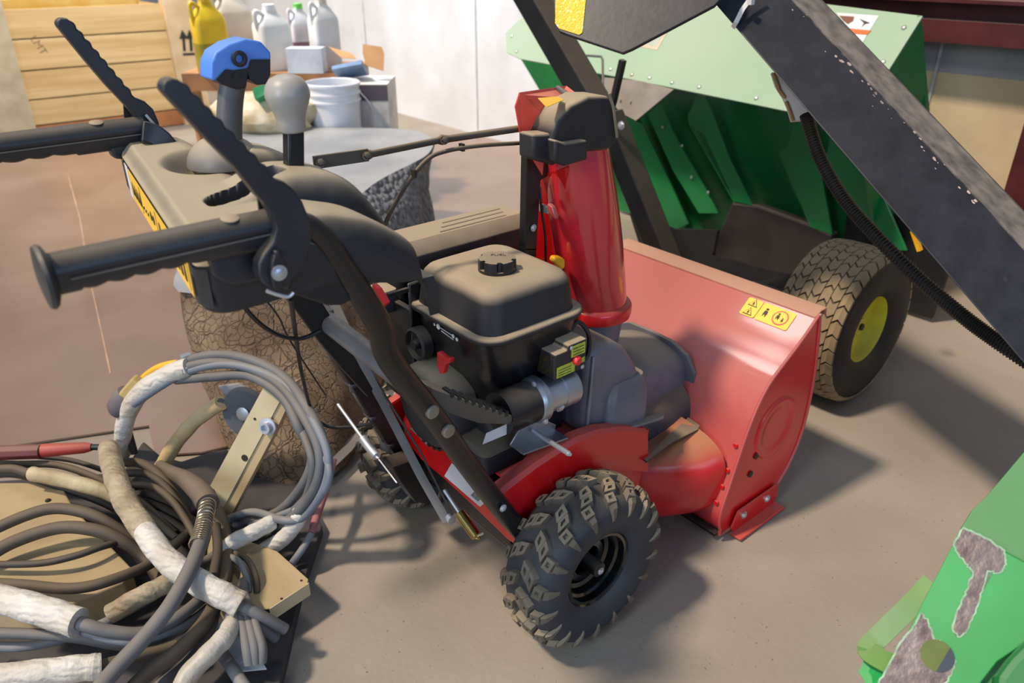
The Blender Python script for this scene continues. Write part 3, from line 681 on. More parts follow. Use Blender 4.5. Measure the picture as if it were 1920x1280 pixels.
# ---- console (dashboard)
CONS = M('console_plastic', '#202024', .5, dust=1.0, dcol='#a49880', bump=.05, bscale=400, speck=.35)
HA = [(-.54, 1.052), (-.489, 1.051), (-.456, 1.043), (-.407, 1.024), (-.347, .980), (-.336, .950), (-.330, .905)]
HB = [(-.53, 1.052), (-.474, 1.070), (-.434, 1.069), (-.39, 1.059), (-.35, 1.032), (-.309, .975)]
HA_ = [(p.x, p.z) for p in spline([V((a, 0, b)) for a, b in HA], 6)]; HB_S = [(p.x, p.z) for p in spline([V((a, 0, b)) for a, b in HB], 6)]
def ztp(y): return 1.032+.092*(y+.2)
def xr(y): return -.652+.115*(y+.17)
slotc = U(432, 348, z=1.045); bowl = U(385, 288, z=1.07)
def chz(x, y):
    z = ztp(y); fall = sstep(-.52, -.34, x)*.17; z0 = z-fall
    hA = interp(x, HA_)-.020*abs((y+.19)/.058)**6; hB = interp(x, HB_S)-.030*abs((y+.045)/.068)**6
    hC = interp(x+.01, HB_S)+.004-.03*abs((y-.12)/.06)**6
    w = sstep(-.60, -.50, x)
    z = max(z0, lerp(z0, hA, w) if abs(y+.19) < .085 else z0, lerp(z0, hB, w) if abs(y+.045) < .105 else z0, lerp(z0, hC, w) if abs(y-.12) < .085 else z0)
    # joystick bowl and shift slot
    d = math.hypot((x-bowl.x)/.075, (y-bowl.y)/.075); z -= .035*(1-sstep(.45, 1.0, d))
    dx, dy = x-slotc.x, y-slotc.y; a = dx*.80+dy*-.0; 
    sx = (x+.515)/.055; sy = (y+.065-.15*(x+.515))/.019
    d = max(abs(sx), 0)**4+abs(sy)**4; z -= .040*(1-sstep(.25, 2.4, d))
    ex = min(x-xr(y), 9); z -= .016*(1-sstep(0, .022, ex))
    z -= .010*(1-sstep(0, .02, y+.255))+.010*(1-sstep(0, .02, .275-y))
    return z
NX, NY = 190, 230
def cxy(i, j):
    y = -.255+.53*j/NY; c = min(j, NY-j)/NY*.53; r = .04
    x0 = xr(y)+(r-math.sqrt(max(0, r*r-(r-min(c, r))**2)))*.9; x1 = -.312 if y < .05 else -.33
    return lerp(x0, x1, i/NX), y
mb = MB(); vs = []; fs = []
for i in range(NX+1):
    for j in range(NY+1):
        x, y = cxy(i, j); vs.append(V((x, y, chz(x, y))))
for i in range(NX):
    for j in range(NY): fs.append((i*(NY+1)+j, (i+1)*(NY+1)+j, (i+1)*(NY+1)+j+1, i*(NY+1)+j+1))
mb.add(vs, fs)
loop = [(i, 0) for i in range(NX+1)]+[(NX, j) for j in range(1, NY+1)]+[(i, NY) for i in range(NX-1, -1, -1)]+[(0, j) for j in range(NY-1, 0, -1)]
topv = [V((*cxy(i, j), chz(*cxy(i, j)))) for i, j in loop]
def skirt_z(p, k): 
    low = ztp(p.y)-.078 if p.x < -.5 else lerp(ztp(p.y)-.078, .918, sstep(-.5, -.33, p.x))
    return lerp(p.z, low, k)
cen = V((-.48, .01, 1))
r1 = [V((p.x, p.y, skirt_z(p, .5))) for p in topv]; r2 = [V((lerp(p.x, cen.x, .02), lerp(p.y, cen.y, .02), skirt_z(p, 1))) for p in topv]
mb.loft([topv, r1, r2], cap=False); n = len(mb.v); mb.add(r2, [tuple(range(len(r2)))])
cons = mb.build('console', CONS, SB, ang=50)
bpy.context.view_layer.update()
# rear decal strip, wrapped on the rear face
def rearp(y, k, lift=.0012):
    c = min(y+.255, .275-y); r = .04; x0 = xr(y)+(r-math.sqrt(max(0, r*r-(r-min(c, r))**2)))*.9
    z = chz(x0, y); return V((lerp(x0, cen.x, .02*max(0, k*2-1)*.0)-lift, y, lerp(z, ztp(y)-.078, k)))
def strip(ya, yb, ka, kb, lift, mat, name, par, n=12):
    m_ = MB(); m_.loft([[rearp(lerp(ya, yb, i/n), ka, lift), rearp(lerp(ya, yb, i/n), kb, lift), rearp(lerp(ya, yb, i/n), kb, lift-.0008), rearp(lerp(ya, yb, i/n), ka, lift-.0008)] for i in range(n+1)])
    return m_.build(name, mat, par, smooth=False)
ydec = strip(.185, -.200, .06, .90, .0022, YELD, 'instruction_decal', cons, 30); ydec['label'] = 'long yellow instruction decal'
wdec = strip(.212, .188, .04, .92, .0022, WHITE, 'white_decal', cons, 4)
strip(-.204, -.246, .06, .86, .0022, M('decal_black', '#2a2c30', .5), 'black_decal', cons, 8)
strip(.240, .214, .05, .80, .0022, M('decal_black', '#2a2c30', .5), 'black_decal', cons, 6)
ml = MB()
for y in (.10, -.01, -.105, -.19):
    ml.loft([[rearp(y+a, b, .0028), rearp(y+a+.0012, b, .0028), rearp(y+a+.0012, b, .0024), rearp(y+a, b, .0024)] for a, b in ((0, .1), (0, .8))])
def rear_glyph(pts):
    P_ = [rearp(y, k, .0032) for y, k in pts]; ml.prism(P_, (.0006, 0, 0))
for i in range(4):
    y = .17-.018*i; rear_glyph([(y, .65), (y-.006, .3), (y-.012, .65)])
for y in (.03, .012, -.045, -.065, -.085): rear_glyph([(y+.005*math.cos(a), .45+.12*math.sin(a)) for a in [k*pi/4 for k in range(8)]])
for y in (-.025, -.125, -.145, -.165, -.21): rear_glyph([(y, .7), (y-.004, .25), (y-.009, .3), (y-.011, .7)])
for y in (.09, .075, .06): rear_glyph([(y, .55), (y-.008, .5), (y-.008, .58), (y, .62)])
ml.build('decal_print', INK, ydec, smooth=False)
# joystick: dome, stem, head with blue trigger
dm = U(412, 300, z=1.055)
t = MB(); t.lathe([(.060*math.cos(a), .048*math.sin(a)) for a in [k*pi/2/10 for k in range(11)]], V((-.475, .125, 1.045)), (0, 0, 1), 40); part(t, 'joystick_dome', M('dome_grey', '#6c6862', .45, dust=.9, dcol='#a89c86'))
js = U(430, 300, y=.11)
t = MB(); stp = [U(432, 300, y=.115), U(430, 250, y=.115), U(432, 190, y=.115), U(440, 140, y=.115), U(450, 110, y=.115)]
def oval(c, a, b, ax): 
    ax = V(ax).normalized(); u = V((0, 1, 0)); u = (u-ax*u.dot(ax)).normalized(); w = ax.cross(u)
    return [c+w*math.cos(k*2*pi/20)*a+u*math.sin(k*2*pi/20)*b for k in range(20)]
st_ = spline(stp, 4); rings = []
for i, p in enumerate(st_):
    k = i/(len(st_)-1); tdir = st_[min(i+1, len(st_)-1)]-st_[max(0, i-1)]; rings.append(oval(p, lerp(.0215, .020, k)+.004*sstep(.75, 1, k), .017, tdir))
t.loft(rings); jk = part(t, 'joystick_grip', GRIPG, ang=60)
hb = [(396, 150), (396, 118), (405, 98), (430, 82), (462, 72), (490, 78), (508, 98), (509, 112), (470, 112), (466, 128), (440, 132), (424, 130), (404, 152)]
t = MB(); t.prism(UL([(402, 146), (400, 120), (416, 100), (450, 92), (500, 106), (508, 110), (508, 140), (500, 158), (482, 160), (470, 150), (466, 140), (462, 166), (444, 168), (415, 158)], y=.095), (0, .036, 0)); jh = t.build('joystick_head', PLASTIC_S, jk, bevel=.006, seg=3)
t = MB(); t.prism(UL(hb, y=.088), (0, .050, 0)); t.build('blue_trigger', BLUE, jk, bevel=.008, seg=3, label='blue trigger cap')
t = MB(); c = U(448, 110, y=.086); t.lathe([(.0115, .006), (.0125, -.004), (.0085, -.005), (.0065, -.004), (.006, .004), (0, .004)], c, (0, 1, 0), 28); t.build('pivot_boss', PLASTIC_S, jk)
t = MB(); c = U(443, 143, y=.0935); t.lathe([(.0058, .002), (.0058, -.001)], c, (0, 1, 0), 20); t.build('pin_hole', INK, jk)
# shift lever with grey knob
a_, b_ = U(545, 318, y=-.04), U(550, 243, y=-.04)
t = MB(); t.rect([a_-V((0, 0, .04)), b_], .022, .028, up=(1, 0, 0)); sl = part(t, 'shift_lever', M('lever_black', '#0d0d0f', .35), bevel=.004)
kx = (b_-a_).normalized(); base = U(549, 246, y=-.04)
t = MB(); t.lathe([(.0, 0), (.0190, 0), (.0208, .003), (.0212, .014), (.0240, .027), (.0295, .040), (.0335, .052), (.0337, .058), (.031, .068), (.0235, .078), (.012, .083), (0, .0845)], base, (-.02, 0, 1), 36); t.build('shift_knob', KNOB, sl, ang=80)

# ---- grips (near and far)
def grip(y, z0, x0, x1, far=False):
    t = MB(); rings = []; n = 96
    for i in range(n+1):
        k = i/n; x = lerp(x0, x1, k); z = z0-.006*(1-k)*0
        sc = .0035*abs(math.sin(k*pi*9)) if .12 < k < .62 else .0035
        low = .027-.0035+sc if k < .66 else .030
        ring = []
        for q in range(28):
            a = 2*pi*q/28; cy, cz = math.cos(a), math.sin(a)
            if cz >= -.2: ring.append(V((x, y+.0205*cy, z+.0205*cz)))
            else: ring.append(V((x, y+.0165*cy*(1 if abs(cz) < .9 else .9), z+cz*low)))
        rings.append(ring)
    t.loft(rings); g_ = part(t, 'hand_grip', PLASTIC_S, ang=50)
    t = MB(); t.lathe([(.024, .008), (.0335, .004), (.036, 0), (.034, -.004), (.02, -.006), (0, -.006)], (x0, y, z0-.004), (1, 0, 0), 40); t.build('grip_flange', PLASTIC_S, g_)
    t = MB(); q = V((lerp(x0, x1, .78), y-.004, z0+.019)); t.lathe([(.012, -.002), (.011, .001), (.006, .0028), (0, .003)], q, (0, -.2, 1), 24); t.build('grip_button', PLASTIC_D, g_)
    t = MB(); t.rect([V((x0+.02, y-.0198, z0-.0055)), V((x1, y-.0198, z0-.0055))], .0016, .0016); t.build('grip_seam', M('seam_plastic2', '#6a665e', .6), g_)
    return g_
grip(-.27, 1.060, U(88, 530, y=-.27).x, U(520, 440, y=-.27).x)
grip(.265, 1.092, U(262, 248, y=.265).x-.32, U(270, 247, y=.265).x, True)
# housing under the near grip, side plate, tubes
t = MB(); t.prism(UL([(398, 482), (402, 520), (418, 530), (440, 538), (490, 527), (545, 548), (560, 500), (560, 430), (515, 448)], y=-.262), (0, .045, 0)); part(t, 'grip_housing', PLASTIC_S, bevel=.006, seg=3)
t = MB(); t.prism(UL([(195, 262), (240, 255), (300, 250), (296, 300), (205, 292)], y=.285), (0, -.03, 0)); part(t, 'grip_housing', PLASTIC_S, bevel=.005)
t = MB(); t.prism(UL([(545, 430), (584, 432), (612, 450), (640, 480), (690, 548), (660, 563), (641, 573), (614, 573), (561, 555), (528, 547), (520, 500)], y=-.250), (0, .02, 0)); part(t, 'side_plate_handle', M('plate_black', '#141519', .42, dust=.25), smooth=False, bevel=.003).name = 'handle_side_plate'
# near tube: bends down from the grip, flattens toward the frame
def ytap(p): return -.25+.045*sstep(0, 1, p)
cl = [(520, 428), (560, 418), (590, 430), (620, 462), (648, 505), (682, 560), (712, 612), (724, 660), (754, 706), (790, 750), (828, 800), (868, 858), (910, 915), (950, 965), (990, 1010)]
pth = [U(px, py, y=-.25+.022*min(1, max(0, (i-3)/9))) for i, (px, py) in enumerate(cl)]
t = MB(); t.tube(spline(pth, 4), lambda k: .0155+.0055*sstep(.15, .45, k), 16, flat=.8); ht = part(t, 'handle_tube', STEELB, ang=60); ht.name = 'handle_tube'
for q in ((811, 772), (841, 808)): 
    t = MB(); c = U(q[0], q[1], y=-.252); t.lathe([(.0125, .004), (.0125, -.002), (.010, -.0045), (0, -.005)], c, (0, 1, 0), 24); t.build('rivet', M('rivet', '#8a8378', .35, metal=.6), ht)
bolt('handle_bolt', U(943, 952, y=-.250), (0, -1, 0), .006, ht)
# far tube
cl = [(265, 248), (300, 262), (350, 330), (430, 430), (520, 520), (590, 596), (640, 672), (690, 755), (735, 825), (765, 862)]
fp = [U(px, py, y=.245-.05*min(1, i/8)) for i, (px, py) in enumerate(cl)]
t = MB(); t.rect(spline(fp, 4), .03, .036, up=(1, 0, .4)); ft = part(t, 'handle_tube', STEELB, bevel=.003)
t = MB()
for q in (.58, .66, .74, .82, .90): 
    s_ = spline(fp, 4); p = s_[int(q*(len(s_)-1))]; t.box(p+V((-.014, -.002, 0)), (.012, .038, .006))
t.build('tube_rib', M('rib_grey', '#3c3d44', .35), ft, smooth=False)
t = MB(); s_ = spline(fp, 4); t.prism(UL([(655, 722), (668, 712), (700, 718), (692, 730), (672, 740), (658, 735)], y=.19), (0, .004, 0)); t.build('tube_tab', GREYM, ft, smooth=False)
t = MB(); t.prism(UL([(735, 876), (775, 862), (800, 880), (812, 935), (800, 945), (780, 942), (752, 905)], y=.12), (0, .05, 0)); part(t, 'lower_bracket', STEELB, smooth=False, bevel=.002)
# cross tube and wide black panel between the handles
t = MB(); t.tube([U(600, 592, y=.10), U(760, 715, y=-.17)], .020, 20); ct = part(t, 'cross_tube', M('cross_grey', '#77777b', .4, metal=.4, dust=.3))
t = MB(); t.box(U(613, 598, y=.09), (.02, .03, .045)); t.build('cross_clamp', GREYM, ct, bevel=.002)
t = MB(); t.prism(UL([(528, 545), (600, 560), (625, 600), (700, 730), (690, 745), (640, 690), (598, 640)], y=.06), (0, .012, 0)); part(t, 'linkage_plate', STEELB, smooth=False, bevel=.002)
# long linkage rods
t = MB(); t.rect(UL([(628, 570), (660, 640), (700, 720), (742, 800), (788, 890), (838, 978)], x=-.235), .004, .018, up=(1, 0, .4)); part(t, 'flat_rod', GREYM, smooth=False)
t = MB(); t.tube(UL([(614, 566), (700, 706), (790, 850), (848, 965)], x=-.225), .0028, 8); part(t, 'shift_rod', STEELB)
t = MB(); t.lathe([(.010, -.006), (.010, .006)], U(845, 972, x=-.225), (0, 1, 0), 18); part(t, 'rod_eye', ZINC)
# the two cable springs with adjusters
def spring_rod(pts, y, smat):
    a, b, c, d = [U(px, py, x=y) for px, py in pts]
    t = MB(); t.tube([a, lerp(a, b, .5), b], .0040, 10); o_ = part(t, 'cable_adjuster', ZINC)
    t = MB(); t.tube([lerp(a, b, -.03), lerp(a, b, .10)], .0042, 10); t.build('adjuster_tip', ZINC, o_)
    t = MB(); L = (c-b).length; ax = (c-b).normalized(); u = V((0, 1, 0)); w = ax.cross(u); hel = []
    for k in range(220): a_ = k/220*2*pi*16; hel.append(b+ax*(L*k/220)+(u*math.cos(a_)+w*math.sin(a_))*.0120)
    t.tube(hel, .0018, 6); t.tube([b, c], .0112, 14); t.build('cable_spring', smat, o_)
    t = MB(); t.tube([c, d], .0022, 8); t.build('spring_hook', ZINC, o_)
spring_rod([(635, 760), (680, 822), (706, 855), (744, 905)], -.24, ZINC)
spring_rod([(834, 920), (862, 962), (893, 1005), (905, 1000)], -.215, BRASS)
# control cables hanging under the console
def cable(pts, r, y=None, name='control_cable', mat=None):
    t = MB(); t.tube(spline([U(a, b, y=c) for a, b, c in pts], 8), r, 8); return part(t, name, mat or CABLEB)
cable([(438, 520, -.1), (462, 580, .0), (510, 622, .05), (560, 635, .06), (600, 620, .06)], .0042)
cable([(545, 560, -.1), (556, 640, .1), (566, 700, .2), (585, 770, .3), (612, 798, .3), (660, 800, .25), (700, 792, .2)], .0042)
cable([(470, 530, -.1), (520, 590, .05), (545, 640, .12), (610, 740, .2)], .0018)
# ---- levers
def lever(outline, y, thick, mat=PLASTIC_S):
    t = MB(); t.prism(UL(outline, y=y), (0, thick, 0)); return part(t, 'clutch_lever', mat, bevel=.006, seg=3)
def scallop(a, b, n, amp):
    a = V((*a, 0)); b = V((*b, 0)); d = (b-a); nn = V((d.y, -d.x, 0)).normalized(); out = []
    for k in range(n*6+1):
        s = k/(n*6); out.append(tuple((a+d*s+nn*amp*abs(math.sin(pi*n*s)))[:2]))
    return out
near = [(306, 172), (305, 160), (311, 151), (322, 146), (336, 149)]+scallop((340, 153), (508, 326), 8, 5)+[(517, 336), (534, 341), (552, 355), (568, 378), (580, 408), (586, 440), (582, 470), (570, 496), (548, 525), (530, 541), (510, 541), (494, 532), (486, 515), (486, 495), (496, 476), (512, 455), (519, 429), (512, 405), (497, 380), (484, 368), (440, 312), (390, 262)]
lv = lever(near, -.302, .022)
t = MB(); t.prism(UL([(318, 190), (330, 165), (500, 350), (512, 380), (505, 418), (489, 418), (484, 372), (440, 318)], y=-.262), (0, .004, 0)); t.build('lever_inner_wall', STEELB, lv, smooth=False)
lb_ = V(U(523, 511, y=-.312))
bolt('lever_pin', lb_, (0, -1, 0), .0075, lv, ALU)
t = MB(); t.prism(UL([(511, 492), (515, 478), (530, 478), (538, 495), (537, 520), (530, 545), (516, 545), (510, 520)], y=-.311), (0, .010, 0)); t.lathe([(.006, 0), (.006, .014)], U(522, 488, y=-.306), (0, 0, 1), 6); t.build('cable_anchor', CABLEB, lv, bevel=.002)
t = MB(); t.tube(spline(UL([(500, 545), (520, 552), (540, 556), (550, 548)], y=-.305), 4), .0025, 8); t.build('anchor_clip', ZINC, lv)
farl = [(107, 48), (107, 40), (113, 34), (126, 34)]+scallop((130, 38), (248, 178), 8, 4)+[(254, 183), (272, 190), (288, 205), (298, 228), (303, 248), (290, 257), (250, 263), (256, 243), (252, 218), (238, 200), (200, 160), (160, 113)]
fl_ = lever(farl, .262, .022)
t = MB(); t.prism(UL([(232, 196), (252, 215), (258, 232), (234, 230)], y=.285), (0, .004, 0)); t.build('lever_inner_wall', STEELB, fl_, smooth=False)
t = MB(); t.rect(UL([(273, 215), (300, 246)], y=.255), .003, .004); t.build('lever_link', ZINC, fl_)
bolt('lever_pin', U(293, 251, y=.255), (0, -1, 0), .006, fl_)
# ================================================================ BLACK LOADER FRAME (front right, high)
BEAM = M('beam_black', '#222227', .45, dust=.85, dcol='#958c80', var=.15, vscale=14, bump=.03, speck=.25, dmin=.84, dmax=.96)
LF = empty('loader_arm', 'big black square boom arm slanting down to the right with corrugated hose', 'loader arm', U(1700, 300, d=1.8))
a0, a1 = U(1400, -40, d=2.02), U(1960, 600, d=1.62)
# the arm: box section traced along its lower-left edge, outer face toward the camera
L0, L1 = U(1290, -52, d=1.98), U(1960, 728, d=1.60)
M0 = U(1432, -60, d=1.96)
nrm = (L1-L0).cross(M0-L0).normalized(); nrm = nrm if nrm.dot(FW) > 0 else -nrm
M1 = UP(1960, 508, L0, nrm)
eM = (M1-M0).normalized(); O0 = U(1482, -60, d=2.05); nO = eM.cross(O0-M0).normalized(); O1 = UP(1960, 440, M0, nO)
dL, dM, dO = L1-L0, M1-M0, O1-O0; kL = (L1.z-.03)/(L0.z-L1.z); L0, M0, O0 = L0-dL*.28, M0-dM*.28, O0-dO*.28; L1, M1, O1 = L1+dL*kL, M1+dM*kL, O1+dO*kL
rayd = ((L0+L1)*.5-CAM).normalized(); back_ = (rayd+((M0-L0).normalized())*.25); back_ = (back_-eM*back_.dot(eM)).normalized()*.13

bm_ = MB()
bm_.loft([[L0, M0, O0, O0+back_*.6, L0+back_], [L1, M1, O1, O1+back_*.6, L1+back_]]); arm = bm_.build('boom', BEAM, None, smooth=False, bevel=.004, seg=2); keep(LF, arm)
ch_ = MB()
rnd = random.Random(3)
for k in range(34):
    s = lerp(.14, .62, rnd.uniform(.3, .85) if k < 24 else rnd.uniform(.1, .95)); e = rnd.uniform(.004, .02) if k < 24 else rnd.uniform(.0, .04)
    c = lerp(M0, M1, s)+(lerp(L0, L1, s)-lerp(M0, M1, s)).normalized()*e - nrm*.0006; rr_ = rnd.uniform(.0012, .0045 if k < 24 else .002)
    ex = (M1-M0).normalized(); ey = ex.cross(nrm)
    ch_.prism([c+ex*(rr_*rnd.uniform(.8, 2)*math.cos(a))+ey*(rr_*rnd.uniform(.5, 1)*math.sin(a)) for a in [q*pi/4 for q in range(8)]], -nrm*.0004)
cp_ = ch_.build('paint_chip', M('primer', '#9a8880', .8, var=.3), None, smooth=False, kind='stuff'); cp_.parent = arm
# hinge plate with the reflector
pl_ = [(1036, -40), (1040, 40), (1048, 58), (1062, 64), (1168, 99), (1185, 92), (1340, 10), (1372, -25), (1372, -170), (1036, -170)]
o0 = U(1200, 30, d=1.90)
pn = -FW
PP = [UP(a, b, o0, (-.55, -.35, .45)) for a, b in pl_]
gp = MB(); nn = V((-.55, -.35, .45)).normalized(); gp.prism(PP, -nn*.012); plate_ = gp.build('hinge_plate', BEAM, None, smooth=False, bevel=.002); keep(LF, plate_)
q_ = [UP(a, b, o0, (-.55, -.35, .45))+nn*.001 for a, b in [(1043, -40), (1041, 44), (1048, 54), (1086, 66), (1092, 62), (1103, -40)]]
REFL = M('yellow_reflector', '#e2c23a', .3, var=.05); n_, l_, b_x = nodes_of(REFL)
vo = n_.new('ShaderNodeTexVoronoi'); vo.feature = 'DISTANCE_TO_EDGE'; vo.inputs['Scale'].default_value = 120; tc_ = n_.new('ShaderNodeTexCoord'); l_.new(tc_.outputs['Object'], vo.inputs['Vector'])
bp_ = n_.new('ShaderNodeBump'); bp_.inputs['Strength'].default_value = .8; bp_.inputs['Distance'].default_value = .004; l_.new(vo.outputs['Distance'], bp_.inputs['Height']); l_.new(bp_.outputs['Normal'], b_x.inputs['Normal'])
gp = MB(); gp.prism(q_, nn*.001); rf_ = gp.build('reflector', REFL, None, smooth=False, label='yellow honeycomb reflector'); rf_.parent = plate_
# zip tie
zt = MB(); z0_, z1_ = U(1375, 50, d=1.90), U(1405, 2, d=1.86)
zt.rect([U(1374, 52, d=1.93), U(1380, 42, d=1.91), U(1392, 18, d=1.90), U(1405, 0, d=1.90), U(1430, -20, d=1.9)], .002, .012, up=nrm.cross(z1_-z0_)); z_ = zt.build('cable_tie', M('tie_white', '#cfccc8', .4), None, bevel=.0005); keep(LF, z_)
zt = MB(); zt.box(U(1408, 4, d=1.89), (.014, .012, .012)); zz2 = zt.build('tie_head', MATS['tie_white']); zz2.parent = z_
# corrugated hose
hp_ = spline([U(1512, 215, d=2.06), U(1535, 290, d=2.04), U(1580, 370, d=2.01), U(1640, 440, d=1.97), (U(1720, 520, d=1.90)), U(1800, 588, d=1.82), U(1870, 640, d=1.76), U(1960, 700, d=1.7)], 34)
hr = [.0150 if k % 2 else .0185 for k in range(len(hp_))]
t = MB(); t.tube(hp_, hr, 16); hose = t.build('corrugated_hose', M('hose_black', '#141417', .45, dust=.25), None, ang=20); keep(LF, hose)
# torn cardboard wedge behind the arm
t = MB(); t.prism([U(a, b, d=2.10) for a, b in ((1448, 135), (1462, 140), (1505, 190), (1524, 216), (1520, 224), (1486, 226), (1478, 200), (1470, 182), (1456, 160))], FW*.015)
cw = t.build('cardboard_scrap', [M('card_white', '#cfc9c4', .8), M('card_brown', '#9b7a52', .9)], None, smooth=False); tag(cw, 'torn white cardboard scrap wedged under the black boom arm above the hose', 'cardboard')
t = MB(); t.rect([U(1450, 137, d=2.095), U(1462, 170, d=2.095), U(1472, 183, d=2.095)], .010, .007); t.rect([U(1474, 190, d=2.095), U(1480, 205, d=2.095), U(1487, 226, d=2.095)], .009, .006); c2 = t.build('torn_edge', MATS['card_brown'], cw, smooth=False)

# far tube leg
LS = empty('frame_leg', 'black square tube leg standing behind the red chute', 'frame', V((1.30, .55, 0)))
TB = M('tube_black', '#0d0e11', .42, dust=.3, var=.1)
t = MB(); pA, pB, pC = U(965, -60, x=1.32), U(1130, 210, x=1.32), U(1175, 290, x=1.32)
pD = U(1262, 520, x=1.32)
t.rect([pA, U(1125, 215, x=1.32)], .095, .11, up=(1, 0, 0)); tA = t.build('upper_tube', TB, None, smooth=False, bevel=.006); keep(LS, tA)
t = MB(); dd = (pD-pC); foot = pC+dd*((0.025-pC.z)/dd.z); t.rect([U(1140, 215, x=1.30), pD, foot], .085, .09, up=(1, 0, 0)); tB = t.build('lower_tube', TB, None, smooth=False, bevel=.006); keep(LS, tB)
bolt('tube_bolt', U(1165, 235, x=1.25), (-1, 0, 0), .012, tB)
t = MB(); t.rect([U(1168, 112, x=1.22), U(1150, 190, x=1.22), U(1142, 215, x=1.22)], .022, .022, up=(1, 0, 0)); tC = t.build('square_peg', STEELB, None, smooth=False, bevel=.003); keep(LS, tC)
t = MB(); t.tube([U(1100, 104, x=1.5), U(1127, 106, x=1.5), U(1130, 112, x=1.48), U(1131, 210, x=1.30)], .005, 8); tD = t.build('thin_rod', GREYM, None); keep(LS, tD)

# ================================================================ GREEN MACHINE
GM = empty('green_spreader', 'dusty green steel machine with angled fins and a yellow-rimmed turf tire', 'farm machine', V((1.9, .3, 0)))
GREEN = M('green_paint', '#0c6d35', .38, dust=.25, dcol='#5f8a62', var=.10, vscale=3, coat=.2)
GPALE = M('green_dusty', '#8fb794', .5, col2='#a3b79c', vscale=2.5, dust=.55, dcol='#a9b8a0')
p_ = V((1.80, .45, .812)); tn_ = V((-.72, .02, .69)).normalized()
def G(px, py): return UP(px, py, p_, tn_)
t = MB(); t.prism([G(*q) for q in ((948, 62), (966, 44), (1060, -30), (1551, 8), (1730, 30), (1600, 236), (1480, 209), (1190, 150), (975, 110), (950, 98))], -tn_*.006)
tp_ = t.build('top_panel', GPALE, None, smooth=False, label='pale dusty green top panel'); keep(GM, tp_)
for q in ((960, 68), (969, 97), (1145, 130), (1185, 140), (1218, 146), (1260, 155), (1311, 163), (1418, 184), (1695, 52), (1656, 116)):
    t = MB(); t.lathe([(.0095, 0), (.0095, .004), (.005, .007), (0, .007)], G(*q), tn_, 12); b_ = t.build('panel_bolt', M('bolt_white', '#b9bdb4', .4, metal=.5)); b_.parent = tp_; 
def gquad(pts, name, mat, par, lift=.001, th=.0006):
    t = MB(); t.prism([G(*q)+tn_*lift for q in pts], tn_*th); o_ = t.build(name, mat, par, smooth=False); return o_
wl_ = gquad([(1568, 24), (1648, 30), (1622, 72), (1618, 80), (1585, 45)], 'warning_label', WHITE, tp_); wl_['label'] = 'white and orange warning label'
gquad([(1592, 54), (1634, 58), (1626, 66), (1600, 64)], 'label_band', M('label_orange', '#c96a2e', .6), wl_, .002)
gquad([(1574, 30), (1602, 32), (1600, 40), (1590, 46), (1582, 40)], 'label_symbol', M('label_brown', '#7d4a34', .6), wl_, .002)
gquad([(1612, 36), (1632, 44), (1622, 46), (1616, 52), (1620, 44)], 'label_figure', INK, wl_, .002)
l2 = gquad([(1200, 88), (1232, 94), (1252, 60), (1280, 30), (1230, 30)], 'lower_label', M('label_tan', '#c9b59a', .6), tp_)
gquad([(1210, 83), (1230, 88), (1247, 60), (1268, 36), (1238, 36)], 'label_field', M('label_pale', '#a9b1a3', .6), l2, .002)
# back plane of the body
X0 = 2.30
t = MB(); t.prism(ULc([(975, 108), (1200, 148), (1640, 232), (1728, 40), (1735, 215), (1700, 600), (1640, 660), (1350, 640), (1170, 520), (1160, 400), (1120, 330), (1045, 225)], x=X0), (.01, 0, 0)); bk = t.build('body_panel', GREEN, None, smooth=False); keep(GM, bk)
# right end wall
t = MB(); t.prism([G(1727, 30), UP(1743, 205, G(1727, 30), (0, 1, 0)), UP(1738, 420, G(1727, 30), (0, 1, 0)), UP(1640, 420, G(1727, 30), (0, 1, 0)), UP(1610, 230, G(1727, 30), (0, 1, 0))], (0, .012, 0)); e_ = t.build('end_wall', GREEN, None, smooth=False); keep(GM, e_)
# fins: bent plates standing off the body
def fin(face, side, name='fin', x=2.12):
    t = MB(); a = ULc(face, x=x); b = ULc(side, x=x)
    t.prism(a, (.012, 0, 0)); 
    if b: t.prism([b[0], b[1], b[1]+V((.12, 0, .0)), b[0]+V((.12, 0, 0))], (0, -.006, 0))
    o_ = t.build(name, GREEN, None, smooth=False, bevel=.002); keep(GM, o_); return o_
fin([(1307, 178), (1290, 215), (1291, 232), (1320, 252), (1378, 378), (1410, 385), (1368, 300), (1322, 180)], [(1291, 232), (1376, 380)])
fin([(1490, 226), (1476, 278), (1460, 284), (1485, 350), (1520, 425), (1560, 440), (1540, 330), (1516, 228)], [(1460, 284), (1518, 425)])
fin([(1560, 236), (1548, 300), (1600, 400), (1660, 470), (1700, 470), (1640, 330)], [(1548, 300), (1660, 470)])
f3 = fin([(1215, 215), (1240, 195), (1262, 250), (1320, 350), (1345, 400), (1310, 400), (1262, 320)], [(1215, 215), (1310, 400)])
for q in ((1243, 238), (1279, 273), (1297, 332), (1328, 360)):
    t = MB(); t.lathe([(.007, 0), (.006, .004)], U(*q, x=2.113), (-1, 0, 0), 10); b_ = t.build('fin_bolt', MATS['bolt_white'], f3);
fin([(1165, 215), (1205, 235), (1250, 330), (1290, 420), (1250, 440), (1200, 330)], [(1165, 215), (1250, 440)], x=2.16)
t = MB(); t.prism(UL([(1128, 145), (1200, 152), (1262, 168), (1192, 226), (1165, 212), (1140, 185)], x=1.70), (.006, 0, 0)); gs = t.build('grey_gusset', M('gusset', '#a59c92', .6, dust=.3), None, smooth=False); keep(GM, gs)
for q in ((1163, 187), (1182, 190)):
    t = MB(); t.lathe([(.006, 0), (.005, .004)], U(*q, x=1.698), (-1, 0, 0), 10); b_ = t.build('gusset_bolt', MATS['bolt_white'], gs);
